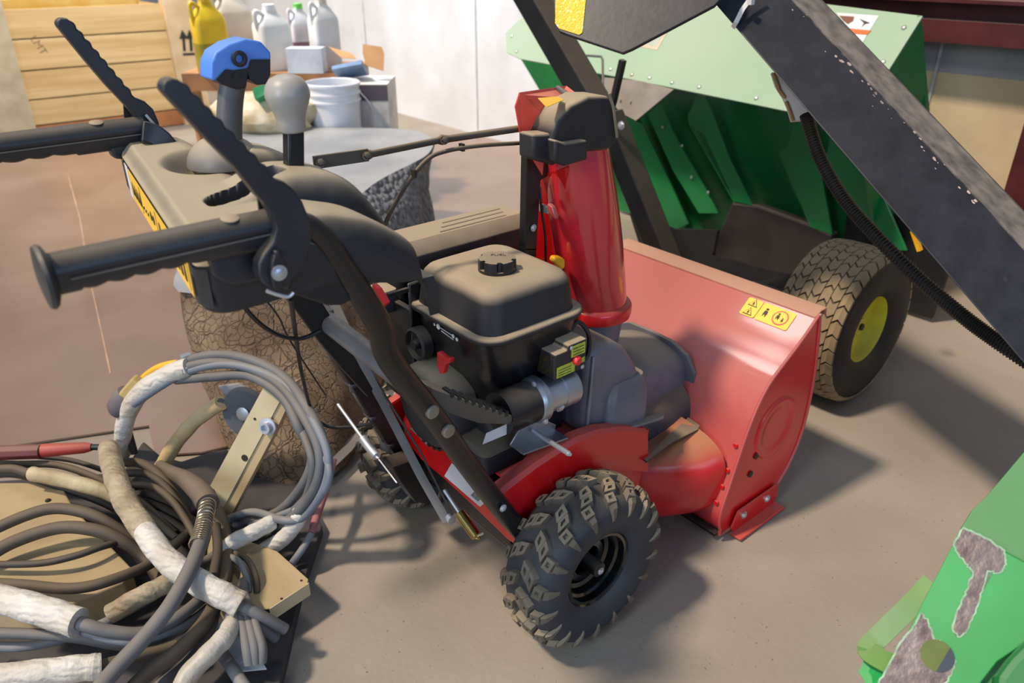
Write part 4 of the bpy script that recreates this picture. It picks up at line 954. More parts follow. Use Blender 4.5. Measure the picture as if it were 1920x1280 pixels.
# floor pan and dark drum at the bottom, the drum oversized to stand in for shade
t = MB(); t.prism(ULc([(1372, 380), (1420, 385), (1530, 425), (1560, 440), (1520, 640), (1320, 560)], x=2.12), (.06, 0, -.0)); o_ = t.build('drum_box', M('dark_steel', '#2a2523', .55, dust=.3), None, smooth=False, bevel=.01); keep(GM, o_)
t = MB(); t.bb(2.32, 2.6, .05, 1.7, .10, .20); t.tube([V((1.40, -.02, .262)), V((1.40, .25, .262))], .03, 12); t.tube([V((1.40, .22, .262)), V((2.34, .22, .17))], .03, 12); o_ = t.build('chassis', M('chassis_black', '#101011', .6), None, smooth=False, bevel=.004); keep(GM, o_)
for yy in (1.5,):
    t = MB(); t.tube([V((2.45, yy, .12)), V((2.45, yy, 0.0))], .03, 14); o_ = t.build('support_leg', MATS['chassis_black'], None); keep(GM, o_)
t = MB(); t.prism(ULc([(1590, 380), (1735, 420), (1775, 520), (1745, 600), (1560, 600)], x=2.20), (.02, 0, 0)); o_ = t.build('skirt_panel', MATS['chassis_black'], None, smooth=False); keep(GM, o_)
t = MB(); t.rect([U(1712, 432, x=1.7), U(1725, 470, x=1.7)], .012, .02, up=(1, 0, 0)); o_ = t.build('yellow_strap', YEL, None, smooth=False); keep(GM, o_)
t = MB(); t.prism(ULc([(1180, 400), (1262, 430), (1345, 432), (1336, 478), (1500, 522), (1490, 640), (1200, 600)], x=1.78), (.02, 0, 0)); o_ = t.build('shade_sheet', MATS['chassis_black'], None, smooth=False); keep(GM, o_)  # black sheet added in place of the shade below the machine
# turf tire
def turf_tire(c, R, W, wall):
    c = V(c); h = W/2
    prof = [(R*.42, -h*.80), (R*.52, -h*.98), (R*.70, -h*1.04), (R*.86, -h*1.0), (R*.955, -h*.86), (R*.975, -h*.5), (R*.98, 0), (R*.975, h*.5), (R*.955, h*.86), (R*.86, h), (R*.70, h*1.04), (R*.52, h*.98), (R*.42, h*.80)]
    t = MB(); t.lathe(prof, c, (0, 1, 0), 64, cap=False); tr = t.build('turf_tire', M('turf_rubber', '#2c2823', .75, dust=.3), None); keep(GM, tr)
    lg = MB(); N = 34; rows = 7
    def pt(a, y, e):
        r = interp(abs(y), [(0, R*.98), (h*.5, R*.975), (h*.86, R*.955), (h, R*.90)])+e
        return c+V((r*math.cos(a), y, r*math.sin(a)))
    for k in range(N):
        for j in range(rows):
            d = 2*pi/N; a = k*d+(d*.5 if j % 2 else 0); w = 2*h*.97/rows; y0 = -h*.97+j*w
            g_ = .08; up = .28 if j % 2 else -.28
            ys_ = [y0+w*.04, y0+w*.5, y0+w*.96]
            o1 = [(a+d*(g_), ys_[0]), (a+d*(g_+up), ys_[1]), (a+d*(g_), ys_[2]), (a+d*(1-g_), ys_[2]), (a+d*(1-g_+up), ys_[1]), (a+d*(1-g_), ys_[0])]
            base = [pt(aa, yy, -.002) for aa, yy in o1]; top_ = [pt(aa, yy, R*.03) for aa, yy in o1]
            lg.loft([base, top_])
    l_o = lg.build('turf_tread', M('turf_tread', '#8d7a5e', .85, var=.15, dust=.4, dcol='#a08f70'), tr, smooth=False);
    t = MB(); s = -1; t.lathe([(R*.44, s*h*.84), (R*.41, s*h*.78), (R*.39, s*h*.60), (R*.33, s*h*.50), (R*.14, s*h*.46), (R*.11, s*h*.60), (0, s*h*.60)], c, (0, 1, 0), 40, cap=False); t.lathe([(R*.43, -h*.8), (R*.43, h*.8)], c, (0, 1, 0), 40, cap=False); t.lathe([(R*.43, h*.5), (0, h*.5)], c, (0, 1, 0), 40, cap=False); rm_ = t.build('yellow_rim', M('rim_yellow', '#cfc527', .45, var=.12, dust=.2), tr);
    t = MB(); t.lathe([(.012, s*h*.60), (.012, s*h*.66)], c, (0, 1, 0), 10); q = t.build('rim_hub', INK, tr);
turf_tire((1.40, -.10, .262), .258, .23, None)
# second wheel on the far side of it
# ================================================================ GREEN PLATE, FRONT RIGHT
GD = empty('mower_deck', 'bright green scraped steel plate with a round hole and side handle at lower right', 'mower deck', V((.12, -.86, 0)))
GB = M('green_bright', '#1d9548', .42, dust=.25, dcol='#6f8f66', coat=.2, var=.05, dmin=.7)
g0 = U(1760, 1100, d=1.12); gn = V((-.62, -.20, .76)).normalized()
H = lambda px, py, l=0: UP(px, py, g0, gn)+gn*l
g1 = H(1860, 1020); 
t = MB(); t.prism([H(*q) for q in ((1803, 989), (1960, 1075), (1960, 1180), (1870, 1240), (1800, 1330), (1640, 1330), (1650, 1285))], -gn*.008); p1 = t.build('lower_plate', GB, None, smooth=False, bevel=.0015); keep(GD, p1)
un_ = V((-.38, -.30, .87)).normalized(); h0 = H(1803, 989)
K = lambda px, py: UP(px, py, h0, un_)
t = MB(); t.prism([K(*q) for q in ((1803, 989), (1824, 955), (1850, 930), (1880, 895), (1960, 800), (1960, 1075))], -un_*.008); p2 = t.build('upper_plate', M('green_side', '#2f8a49', .42, dust=.5, dcol='#7c936a', coat=.2, var=.06), None, smooth=False, bevel=.0015); keep(GD, p2)
t = MB(); t.prism([H(*q) for q in ((1960, 1160), (1925, 1195), (1880, 1240), (1858, 1270), (1850, 1330), (1960, 1330))], gn*.05); p3 = t.build('corner_block', GREEN, None, smooth=False, bevel=.01); keep(GD, p3)
BARE = M('bare_metal', '#7d7474', .45, metal=.35, col2='#5e5254', vscale=30, bump=.15, bscale=90)
def jag(pts, amp=3.0, n=5, seed=1):
    r = random.Random(seed); out = []
    for (a, b), (c, d) in zip(pts, pts[1:]+pts[:1]):
        for k in range(n): out.append((lerp(a, c, k/n)+(r.uniform(-amp, amp) if k else 0), lerp(b, d, k/n)+(r.uniform(-amp, amp) if k else 0)))
    return out
def grow(pts, d):
    n = len(pts); ar = sum(pts[i][0]*pts[(i+1) % n][1]-pts[(i+1) % n][0]*pts[i][1] for i in range(n)); sg = 1 if ar > 0 else -1; out = []
    for i in range(n):
        a, c = V((*pts[i-1], 0)), V((*pts[(i+1) % n], 0)); t_ = (c-a).normalized(); out.append((pts[i][0]+sg*t_.y*d, pts[i][1]-sg*t_.x*d))
    return out
def worn(pts, seed):
    j = jag(pts, 2.2, 6, seed)
    t = MB(); t.prism([H(*q, .0006) for q in grow(j, 4)], gn*.0003); o_ = t.build('worn_edge', M('chalky_green', '#86a588', .7, var=.2, vscale=60), p1, smooth=False)
    t = MB(); t.prism([H(*q, .0011) for q in j], gn*.0003); o_ = t.build('bare_patch', BARE, p1, smooth=False)
worn([(1806, 991), (1850, 1012), (1882, 1034), (1884, 1058), (1872, 1072), (1850, 1068), (1842, 1100), (1828, 1140), (1812, 1180), (1800, 1192), (1788, 1180), (1800, 1140), (1816, 1105), (1826, 1072), (1812, 1056), (1800, 1040), (1790, 1022)], 2)
worn([(1728, 1150), (1740, 1170), (1750, 1200), (1764, 1205), (1790, 1240), (1776, 1275), (1750, 1300), (1640, 1300), (1660, 1262), (1690, 1205), (1712, 1180)], 9)
hc = H(1757, 1229, .0018); ex = gn.cross(V((0, 0, 1))).normalized(); ey = gn.cross(ex)
t = MB(); t.prism([hc+ex*(.0215*math.cos(a))+ey*(.0215*math.sin(a)) for a in [k*2*pi/28 for k in range(28)]], gn*.0004); o_ = t.build('hole_rim', M('hole_green', '#55651f', .5), p1, smooth=False);
t = MB(); t.prism([hc+gn*.0006+ex*(.0215*math.cos(a)*(1 if True else 1)-.000)+ey*(.0215*math.sin(a)) for a in [pi*.55+k*pi*.75/12 for k in range(13)]], gn*.0003); q = t.build('hole_wall', M('hole_steel', '#3c4652', .4, metal=.5), p1, smooth=False);
# side handle: bent flat bar
hb_ = [H(1752, 1085, -.03), H(1722, 1118, -.035), H(1650, 1188, -.05), H(1632, 1206, -.052), H(1634, 1218, -.05), H(1668, 1240, -.03), H(1690, 1250, -.012)]
t = MB(); t.rect(spline(hb_, 5), .030, .012, up=gn); hh = t.build('bar_handle', M('green_olive', '#53883a', .4, coat=.2, dust=.3), None, bevel=.001); keep(GD, hh)
t = MB(); t.prism([H(1634, 1205, -.06), H(1612, 1255, -.06), H(1640, 1300, -.05), H(1680, 1300, -.02), H(1690, 1250, -.02)], -gn*.006); o_ = t.build('handle_gusset', GB, None, smooth=False); keep(GD, o_)
bpy.context.view_layer.update()
# legs of the plate reaching the floor (hidden below the frame edge)
t = MB(); dbp = [H(1885, 1055, -.02), H(1960, 1090, -.02), H(1960, 1330, -.02), H(1775, 1330, -.02)]; t.loft([dbp, [V((p.x, p.y, 0)) for p in dbp]]); o_ = t.build('deck_stand', GREEN, None, smooth=False); keep(GD, o_)

# ================================================================ OLD LOG
LOGB = M('cracked_log', '#5d4a38', .9, col2='#8d7a62', vscale=5)
n_, l_, b_x = nodes_of(LOGB); tc_ = n_.new('ShaderNodeTexCoord')
nz = n_.new('ShaderNodeTexNoise'); nz.inputs['Scale'].default_value = 9; nz.inputs['Detail'].default_value = 4; l_.new(tc_.outputs['Object'], nz.inputs['Vector'])
vm = n_.new('ShaderNodeMix'); vm.data_type = 'RGBA'; vm.inputs['Factor'].default_value = .09; l_.new(tc_.outputs['Object'], vm.inputs['A']); l_.new(nz.outputs['Color'], vm.inputs['B'])
v1 = n_.new('ShaderNodeTexVoronoi'); v1.feature = 'DISTANCE_TO_EDGE'; v1.inputs['Scale'].default_value = 42; l_.new(vm.outputs['Result'], v1.inputs['Vector'])
r_ = n_.new('ShaderNodeMapRange'); r_.inputs['From Max'].default_value = .08; l_.new(v1.outputs['Distance'], r_.inputs['Value'])
v2 = n_.new('ShaderNodeTexVoronoi'); v2.feature = 'DISTANCE_TO_EDGE'; v2.inputs['Scale'].default_value = 12; l_.new(vm.outputs['Result'], v2.inputs['Vector'])
r2_ = n_.new('ShaderNodeMapRange'); r2_.inputs['From Max'].default_value = .03; l_.new(v2.outputs['Distance'], r2_.inputs['Value'])
mm = n_.new('ShaderNodeMath'); mm.operation = 'MULTIPLY'; l_.new(r_.outputs['Result'], mm.inputs[0]); l_.new(r2_.outputs['Result'], mm.inputs[1]); r_.inputs['To Min'].default_value = .55; r2_.inputs['To Min'].default_value = .3
mc_ = n_.new('ShaderNodeMix'); mc_.data_type = 'RGBA'; mc_.inputs['A'].default_value = lin('#4e3f33'); old = b_x.inputs['Base Color'].links[0].from_socket
l_.new(old, mc_.inputs['B']); l_.new(mm.outputs[0], mc_.inputs['Factor']); l_.new(mc_.outputs['Result'], b_x.inputs['Base Color'])
bb_ = n_.new('ShaderNodeBump'); bb_.inputs['Strength'].default_value = .6; bb_.inputs['Distance'].default_value = .015; l_.new(mm.outputs[0], bb_.inputs['Height']); l_.new(bb_.outputs['Normal'], b_x.inputs['Normal'])
LOGT = M('grey_log_top', '#8d8f93', .45, col2='#a5a6a6', vscale=4, bump=.12, bscale=15)
BARK = M('pebbly_bark', '#6d7078', .8, col2='#8c8d90', vscale=12)
n_, l_, b_x = nodes_of(BARK); tc_ = n_.new('ShaderNodeTexCoord'); v1 = n_.new('ShaderNodeTexVoronoi'); v1.inputs['Scale'].default_value = 30; l_.new(tc_.outputs['Object'], v1.inputs['Vector'])
bb_ = n_.new('ShaderNodeBump'); bb_.inputs['Strength'].default_value = 1; bb_.inputs['Distance'].default_value = -.04; l_.new(v1.outputs['Distance'], bb_.inputs['Height']); l_.new(bb_.outputs['Normal'], b_x.inputs['Normal'])
top_px = [(322, 540, .42), (316, 560, .38), (330, 520, .43), (370, 430, .46), (420, 320, .47), (455, 243, .50), (560, 239, .50), (690, 240, .50), (780, 245, .50), (800, 262, .49), (806, 285, .47), (760, 318, .46), (700, 345, .46), (640, 400, .46), (560, 470, .45), (480, 535, .44), (400, 545, .43)]
top_ = [U(a, b, z=c) for a, b, c in top_px[2:]]
bot_px = [(352, 660), (372, 590), (420, 500), (480, 400), (560, 330), (640, 320), (720, 330), (790, 345), (818, 380), (800, 430), (760, 500), (720, 580), (690, 680), (660, 780), (600, 880), (480, 900), (420, 800)]
mb = MB()
def respt(pts, n):
    L = [0]; P_ = pts+[pts[0]]
    for a, b in zip(P_, P_[1:]): L.append(L[-1]+(b-a).length)
    return [next((lerp(P_[i], P_[i+1], (s-L[i])/max(1e-6, L[i+1]-L[i])) for i in range(len(pts)) if L[i] <= s <= L[i+1]), P_[0]) for s in [L[-1]*k/n*.99999 for k in range(n)]]
TT = [U(a, b, z=c) for a, b, c in ((325, 535, .43), (375, 420, .46), (455, 243, .50), (620, 239, .50), (785, 246, .50), (806, 285, .47), (700, 345, .46), (600, 440, .45), (480, 540, .44), (400, 548, .43))]
BT = [U(a, b, z=.014) for a, b in ((405, 765), (440, 600), (560, 400), (680, 380), (800, 420), (812, 440), (790, 560), (715, 720), (640, 880), (490, 905))]
MT = [U(a, b, z=c) for a, b, c in ((330, 620, .30), (400, 500, .3), (520, 310, .28), (640, 320, .28), (800, 330, .30), (818, 350, .28), (745, 450, .25), (680, 600, .25), (560, 760, .24), (420, 700, .26))]
NR = 96
R_ = [respt(spline(q, 6, True), NR) for q in (BT, MT, TT)]
rings = []; LV = 28
for k in range(LV+1):
    t_ = k/LV; ring = []
    for i in range(NR):
        a, b, c = R_[0][i], R_[1][i], R_[2][i]
        p = a*(1-t_)**2+b*2*t_*(1-t_)+c*t_**2; cen_ = V((.3, 1.7, p.z)); d = (p-cen_).normalized()
        p = p+d*(.035*noise.noise(p*4)+.018*noise.noise(p*13)) if 0 < k < LV else p
        ring.append(p)
    rings.append(ring)
mb.loft(rings, cap=False, mi=0)
for i in range(len(mb.f)):
    f = mb.f[i]; c = mb.v[f[0]]; mb.m[i] = 1 if (c.x > .40) else 0
n0 = len(mb.v); ct_ = sum(rings[-1], V((0, 0, 0)))/NR; mb.add([rings[-1][i] for i in range(NR)]+[ct_], [(i, (i+1) % NR, NR) for i in range(NR)], 2)
log = mb.build('old_log', [LOGB, BARK, LOGT], None, ang=70); tag(log, 'huge weathered cracked log with a smooth grey top lying behind the snow blower', 'log')

# ================================================================ CRATE
PINE = M('pine_planks', '#dcb981', .6, col2='#c9a268', vscale=2)
n_, l_, b_x = nodes_of(PINE)
for nd in n_: 
    if nd.type == 'TEX_NOISE': 
        mp = n_.new('ShaderNodeMapping'); mp.inputs['Scale'].default_value = (.6, 6, 14); tc_ = n_.new('ShaderNodeTexCoord'); l_.new(tc_.outputs['Object'], mp.inputs['Vector']); l_.new(mp.outputs['Vector'], nd.inputs['Vector'])
PINEP = M('pale_pine_post', '#d8bd93', .6, col2='#c6a67a', vscale=6); PINEO = M('orange_pine', '#b97a4c', .6, col2='#a5673c', vscale=4)
CR = empty('wooden_crate', 'tall pale pine crate of horizontal planks at the upper left', 'crate', V((.5, 5.9, 0)))
YC = 5.86
def CU(px, py, y=YC): return U(px, py, y=y)
zs = [U(190, q, y=YC).z for q in (10, 65, 122, 175, 222, 262)]
xa, xb = U(-80, 200, y=YC).x, U(318, 150, y=YC).x
ztopc = zs[0]
for k in range(5):
    t = MB(); z1, z0 = zs[k], max(zs[k+1], 0); t.bb(xa, xb+.12, YC, YC+.03, z0+.006, z1-.004); o_ = t.build('crate_plank', PINEO if k == 4 else PINE, None, smooth=False, bevel=.003); keep(CR, o_)
for a, b in (((304, 372), (345, 395)),):
    x0 = U(304, 0, y=YC-.05).x; x1 = U(360, 0, y=YC-.05).x
    t = MB(); t.bb(x0, x1, YC-.05, YC+.05, 0, 1.6); o_ = t.build('crate_post', PINEP, None, smooth=False, bevel=.004); keep(CR, o_); post_ = o_
x1l = U(20, 140, y=YC-.06).x
t = MB(); t.bb(x1l-.42, x1l+.07, YC-.06, YC-.001, 0, 1.6); o_ = t.build('crate_post', M('weathered_pine', '#cdbb98', .65, col2='#b29d7c', vscale=6), None, smooth=False, bevel=.004); keep(CR, o_)
t = MB(); t.bb(xa, xb+.1, YC+.03, YC+1.0, 0, .1); t.bb(xa, xb+.1, YC+.97, YC+1.0, .1, ztopc-.02); t.bb(xb+.07, xb+.1, YC+.03, YC+.97, .1, ztopc-.02); t.bb(xa, xa+.03, YC+.03, YC+.97, .1, ztopc-.02); t.bb(xa+.03, xb+.07, YC+.03, YC+.97, ztopc-.06, ztopc-.03); o_ = t.build('crate_body', PINE, None, smooth=False); keep(CR, o_)
# stamped arrows on the post
am = MB(); pc = lambda px, py: U(px, py, y=YC-.052)
for px in (345, 358):
    c0_, c1_ = pc(px+1, 96), pc(px-1, 70); am.rect([c0_, c1_], .002, .022, up=(1, 0, 0)); am.prism([c1_+V((-.036, 0, -.01)), c1_+V((.036, 0, -.01)), c1_+V((0, 0, .06))], (0, -.002, 0))
am.rect([pc(343, 102), pc(365, 101)], .002, .018)
o_ = am.build('stamped_arrows', INK, post_, smooth=False);
st_p = U(72, 85, y=YC-.001); o_ = text('LMT', .075, st_p, (0.35, 0, -.9), (.9, 0, .35), M('faded_ink', '#8a6f4a', .7), None, 'crate_stamp'); keep(CR, o_)
# yellow sack on top of the crate
t = MB(); rr_loft(t, [(xa+.1, xb-.1, YC+.08, YC+.6, ztopc-.028, .06), (xa+.05, xb-.05, YC+.05, YC+.65, ztopc+.06, .08), (xa+.15, xb-.15, YC+.12, YC+.5, ztopc+.12, .05)]); o_ = t.build('yellow_sack', M('sack_yellow', '#d8a83c', .6, col2='#e6c878', vscale=5), None); tag(o_, 'yellow sack lying on top of the pine crate', 'sack')

# ================================================================ JUGS, BUCKET, BOXES
def jug(px, py_top, py_bot, d, w, col, label, cap=None, liquid=None, tilt=0, name='plastic_jug', neck=.5):
    b = U(px, py_bot, d=d); tpt = U(px, py_top, d=d); hgt = (py_bot-py_top)*d/FP*1.08
    base = V((b.x, b.y, b.z)); r = w/2
    e_ = empty(name, label, 'jug', base, 'jugs on the brown bench')
    mb = MB(); secs = [(0, .94), (.02, 1), (.45, 1), (.70, 1), (.76, .95), (.88, .60), (.94, .38), (1.0, .36)]
    rings = [[base+V((a, b2, hgt*t_)) for a, b2 in rrect(0, 0, 2*r*s, 1.5*r*s, min(.3*r*s, .7*r*s), 4)] for t_, s in secs]
    mb.loft(rings); bd = mb.build('jug_body', col, None, ang=50); keep(e_, bd)
    if liquid is not None:
        mb = MB(); rings = [[base+V((a, b2, hgt*t_)) for a, b2 in rrect(0, 0, 2*r*1.015, 1.5*r*1.015, .3*r, 4)] for t_ in (.01, .42)]; mb.loft(rings); q = mb.build('liquid_band', liquid); keep(e_, q)
    mb = MB(); mb.lathe([(r*.38, 0), (r*.38, hgt*.09), (r*.34, hgt*.10)], base+V((0, 0, hgt*.97)), (0, 0, 1), 20); q = mb.build('jug_cap', cap or WHITE); keep(e_, q)
    mb = MB(); mb.tube(spline([base+V((-r*.3, -.2*r, hgt*.86)), base+V((-r*1.0, -.3*r, hgt*.97)), base+V((-r*1.05, -.3*r, hgt*.80)), base+V((-r*.9, -.2*r, hgt*.66))], 5), r*.13, 10); q = mb.build('jug_handle', col); keep(e_, q)
    return e_
JY = M('jug_yellow', '#d9b51e', .4, var=.1); JYL = M('jug_oil', '#9a8a1e', .35); JW = M('jug_white', '#dcdcd8', .4, var=.04); JT = M('jug_tan', '#c7bcaa', .45, var=.08); JP = M('jug_purple', '#8b6672', .4); JG = M('cap_green', '#5fc04a', .4)
DJ = 4.55; 
jug(403, 6, 122, 4.6, .18, JY, 'bright yellow jug with darker oil showing in its lower half, beside the crate', liquid=JYL, cap=JY)
jug(447, 2, 118, 4.9, .22, JT, 'tan plastic jug between the yellow jug and a white jug', cap=WHITE)
jug(516, 8, 106, 4.7, .20, JW, 'white plastic jug with tan handle, left of the purple liquid jug', cap=WHITE)
jug(569, 14, 106, 4.9, .15, M('jug_clear', '#cfcbd0', .35), 'clear jug half full of purple liquid with a green handle', cap=JG, liquid=JP)
jug(612, -4, 104, 4.75, .165, JW, 'tall white jug at the right end beside the wall', cap=JT)
# shelf/pallet box carrying them
jb = U(500, 128, d=4.75)
S0 = U(380, 130, d=4.6); S1 = U(650, 112, d=4.75); zt_ = min(U(400, 128, d=4.6).z, U(609, 106, d=4.75).z)
for o_ in list(bpy.data.objects):
    if o_.name.startswith('plastic_jug'): o_.location.z = .70
zt_ = .70
A_ = V((.92, 3.75, 0)); 
t = MB(); c = U(500, 130, z=.70); dirx = RT.copy(); diry = V((math.cos(TH), math.sin(TH), 0))
def obox(mb, c, w, d, z0, z1): 
    ps = [c+dirx*a*w/2+diry*b*d for a, b in ((-1, 0), (1, 0), (1, 1), (-1, 1))]; mb.prism([V((p.x, p.y, z0)) for p in ps], (0, 0, z1-z0)); return mb
c = U(500, 138, z=.70); obox(t, c, 1.02, .55, .60, .70); tb = t.build('shelf_board', M('shelf_brown', '#9a6d45', .6, var=.2), None, smooth=False); tag(tb, 'brown bench behind the bucket carrying the row of jugs', 'bench')
for sx in (-.46, .46):
    for sy in (.03, .5):
        t = MB(); p = c+dirx*sx+diry*sy; t.bb(p.x-.03, p.x+.03, p.y-.03, p.y+.03, 0, .60); t.build('bench_leg', MATS['shelf_brown'], tb, smooth=False)
# white bucket
bt = U(622, 152, d=4.2)
BC = V((bt.x, bt.y, 0)); HB_ = bt.z
bz = HB_-.39
stand = MB(); stand.bb(BC.x-.11, BC.x+.14, BC.y-.11, BC.y+.14, 0, bz); so = stand.build('low_carton', M('carton_tan', '#b99a72', .8), None, smooth=False); tag(so, 'tan carton under the white bucket behind the log', 'box')
e_ = empty('white_bucket', 'round white five gallon plastic bucket with hoops near the white wall', 'bucket', V((BC.x, BC.y, bz)))
t = MB(); t.lathe([(.128, 0), (.140, .24), (.141, .285), (.150, .288), (.150, .296), (.142, .299), (.143, .325), (.151, .328), (.151, .336), (.144, .339), (.145, .370), (.153, .372), (.153, .384), (.146, .388), (.142, .384), (.135, .01), (0, .01)], (BC.x, BC.y, bz), (0, 0, 1), 48); q = t.build('bucket_body', M('bucket_white', '#e6e8ee', .35, var=.02), None); keep(e_, q)
t = MB(); t.tube(spline([V((BC.x, BC.y, bz))+RT*.152+V((0, 0, .33)), V((BC.x, BC.y, bz))+RT*.21+V((0, 0, .24)), V((BC.x, BC.y, bz))+RT*.19+V((0, 0, .10)), V((BC.x, BC.y, bz))+RT*.10-diry*.10+V((0, 0, .04))], 6), .003, 6); q = t.build('bail_handle', ZINC, None); keep(e_, q)
# cardboard boxes
CARD = M('cardboard', '#c99a6a', .8, col2='#b78656', vscale=6)
b0 = U(690, 185, d=4.45); e_ = empty('open_carton', 'white printed carton standing open with brown flaps beside the white wall', 'box', V((b0.x, b0.y, 0)))
t = MB(); zt2 = U(690, 152, d=4.45).z; obox(t, V((U(668, 200, d=4.4).x, U(668, 200, d=4.4).y, 0)), .37, .34, 0, zt2); q = t.build('carton_body', M('carton_white', '#d6d2cc', .7), None, smooth=False); keep(e_, q)
cc_ = V((U(668, 200, d=4.4).x, U(668, 200, d=4.4).y, 0))-diry*.002
t = MB(); obox(t, cc_, .372, .002, zt2-.09, zt2-.004); q = t.build('dark_band', M('band_slate', '#5b565f', .7), None, smooth=False); keep(e_, q)
def flap(pts, nm='carton_flap'):
    t = MB(); t.prism([U(a, b, d=d) for a, b, d in pts], FW*.006); q = t.build(nm, CARD, None, smooth=False); keep(e_, q)
flap([(680, 82, 4.42), (716, 88, 4.42), (720, 100, 4.42), (719, 133, 4.42), (686, 122, 4.42), (680, 100, 4.42)])
flap([(615, 87, 4.6), (660, 100, 4.55), (668, 110, 4.5), (640, 108, 4.5)])
t = MB(); t.prism([U(622, 124, d=4.38), U(678, 112, d=4.38), U(678, 120, d=4.36), U(622, 130, d=4.36)], FW*.18); q = t.build('blue_folder', M('folder_blue', '#6b86a8', .6), None, smooth=False); keep(e_, q)
t = MB(); obox(t, V((U(572, 139, z=.70).x, U(572, 139, z=.70).y, 0))+diry*.02, .21, .12, .7005, .84); q = t.build('white_box', M('box_bluish', '#ccd2de', .6), None, smooth=False); tag(q, 'plain white box standing on the bench in front of the purple liquid jug', 'box')
# pale packing material behind the grey knob
bag = MB(); c = U(490, 200, d=4.15); rngs = []
for k in range(13):
    a = -pi/2+pi*k/12; zc = c.z-.05+.13*math.sin(a); rngs.append([V((c.x, c.y, max(.012, zc)))+RT*(.30*math.cos(a)*math.cos(t_)*(1+.12*math.sin(5*t_+k)))+diry*(.2*math.cos(a)*math.sin(t_)*(1+.1*math.cos(4*t_+k))) for t_ in [2*pi*j/40 for j in range(40)]])
bag.loft(rngs); q = bag.build('plastic_sack', M('sack_cream', '#d9cfb4', .5, col2='#b9a67e', vscale=14, bump=.6, bscale=14), None); tag(q, 'crumpled cream plastic sack heaped between the crate and the bucket', 'sack')
bcr = MB(); obox(bcr, V((c.x, c.y, 0))-diry*.02, .56, .30, 0, max(.03, c.z-.17)); q = bcr.build('wooden_bin', M('bin_tan', '#b49c77', .75), None, smooth=False); tag(q, 'low tan bin under the cream sack by the crate', 'box')
t = MB(); t.prism([U(472, 165, d=3.95), U(520, 150, d=4.0), U(530, 162, d=4.0), U(478, 186, d=3.95)], FW*.1); q = t.build('green_tray', M('tray_green', '#2f8a55', .5), None, smooth=False); tag(q, 'small green plastic tray on the cream sack behind the blue trigger', 'tray')
# ================================================================ CABLE PILE, LOWER LEFT
HOSE = [M('hose_grey', '#5f6164', .6, var=.12, dust=.45, dcol='#85796a'), M('hose_brown', '#433b33', .65, var=.15, dust=.55, dcol='#74654f'), M('hose_blue', '#6d7580', .55, var=.1, dust=.35), M('hose_dark', '#2b2825', .6, dust=.5, dcol='#6b5d4b')]
TAPE = M('white_tape', '#d5d3cc', .6, col2='#b8aea0', vscale=9, bump=.4, bscale=34); TAPED = M('dirty_tape', '#b5a78d', .65, col2='#8f7f66', vscale=12, bump=.6, bscale=26)
for mt in (TAPE, TAPED):
    n_, l_, b_x = nodes_of(mt); tc_ = n_.new('ShaderNodeTexCoord'); wv = n_.new('ShaderNodeTexWave'); wv.inputs['Scale'].default_value = 22; wv.inputs['Distortion'].default_value = 9; wv.inputs['Detail'].default_value = 3; wv.bands_direction = 'DIAGONAL'
    l_.new(tc_.outputs['Object'], wv.inputs['Vector']); bp2 = n_.new('ShaderNodeBump'); bp2.inputs['Strength'].default_value = .28; bp2.inputs['Distance'].default_value = .006
    l_.new(wv.outputs['Fac'], bp2.inputs['Height']); src = b_x.inputs['Normal'].links[0].from_socket; l_.new(src, bp2.inputs['Normal']); l_.new(bp2.outputs['Normal'], b_x.inputs['Normal'])
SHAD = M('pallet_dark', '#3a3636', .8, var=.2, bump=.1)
# base board under the pile
bz0 = .03
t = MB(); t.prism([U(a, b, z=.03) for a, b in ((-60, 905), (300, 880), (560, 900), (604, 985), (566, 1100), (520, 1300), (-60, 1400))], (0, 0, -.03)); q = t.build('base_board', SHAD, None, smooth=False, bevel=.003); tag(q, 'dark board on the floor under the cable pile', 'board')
BEI = M('beige_steel', '#b39f79', .5, dust=.5, dcol='#9b8863', var=.08, coat=.1); BEI2 = M('beige_paint', '#c2b592', .42, var=.06, coat=.15)
t = MB(); t.prism([U(a, b, z=.13) for a, b in ((-60, 905), (112, 903), (138, 952), (246, 1063), (232, 1090), (118, 1138), (-60, 1115))], (0, 0, -.095)); q = t.build('beige_box', BEI, None, smooth=False, bevel=.004); tag(q, 'beige painted steel box lying under the coiled cables at the left edge', 'box')
bolt('box_screw', U(90, 938, z=.131), (0, 0, 1), .005, q, INK)
t = MB(); t.prism([U(a, b, z=.10) for a, b in ((400, 990), (520, 1033), (578, 1085), (576, 1096), (505, 1140), (480, 1143), (440, 1110), (380, 1060))], (0, 0, -.004)); q = t.build('beige_plate', BEI, None, smooth=False, bevel=.0015)
t2 = MB(); t2.prism([U(505, 1142, z=.10), U(578, 1094, z=.10), U(578, 1094, z=.10)-V((0, 0, .035)), U(505, 1142, z=.10)-V((0, 0, .035))], (.003, .003, 0)); t2.build('plate_flange', BEI2, q, smooth=False)
t2 = MB(); t2.bb(*[k for k in (U(470, 1080, z=.1).x-.08, U(470, 1080, z=.1).x+.06, U(470, 1080, z=.1).y-.04, U(470, 1080, z=.1).y+.08, .031, .094)]); t2.build('plate_foot', BEI, q, smooth=False)
tag(q, 'beige sheet metal bracket sticking out right of the cables toward the wheel', 'bracket')
for a, b in ((528, 1122), (565, 1088)):
    t2 = MB(); t2.lathe([(.003, 0), (.003, .0006)], U(a, b, z=.1004), (0, 0, 1), 12); t2.build('bracket_hole', INK, q)
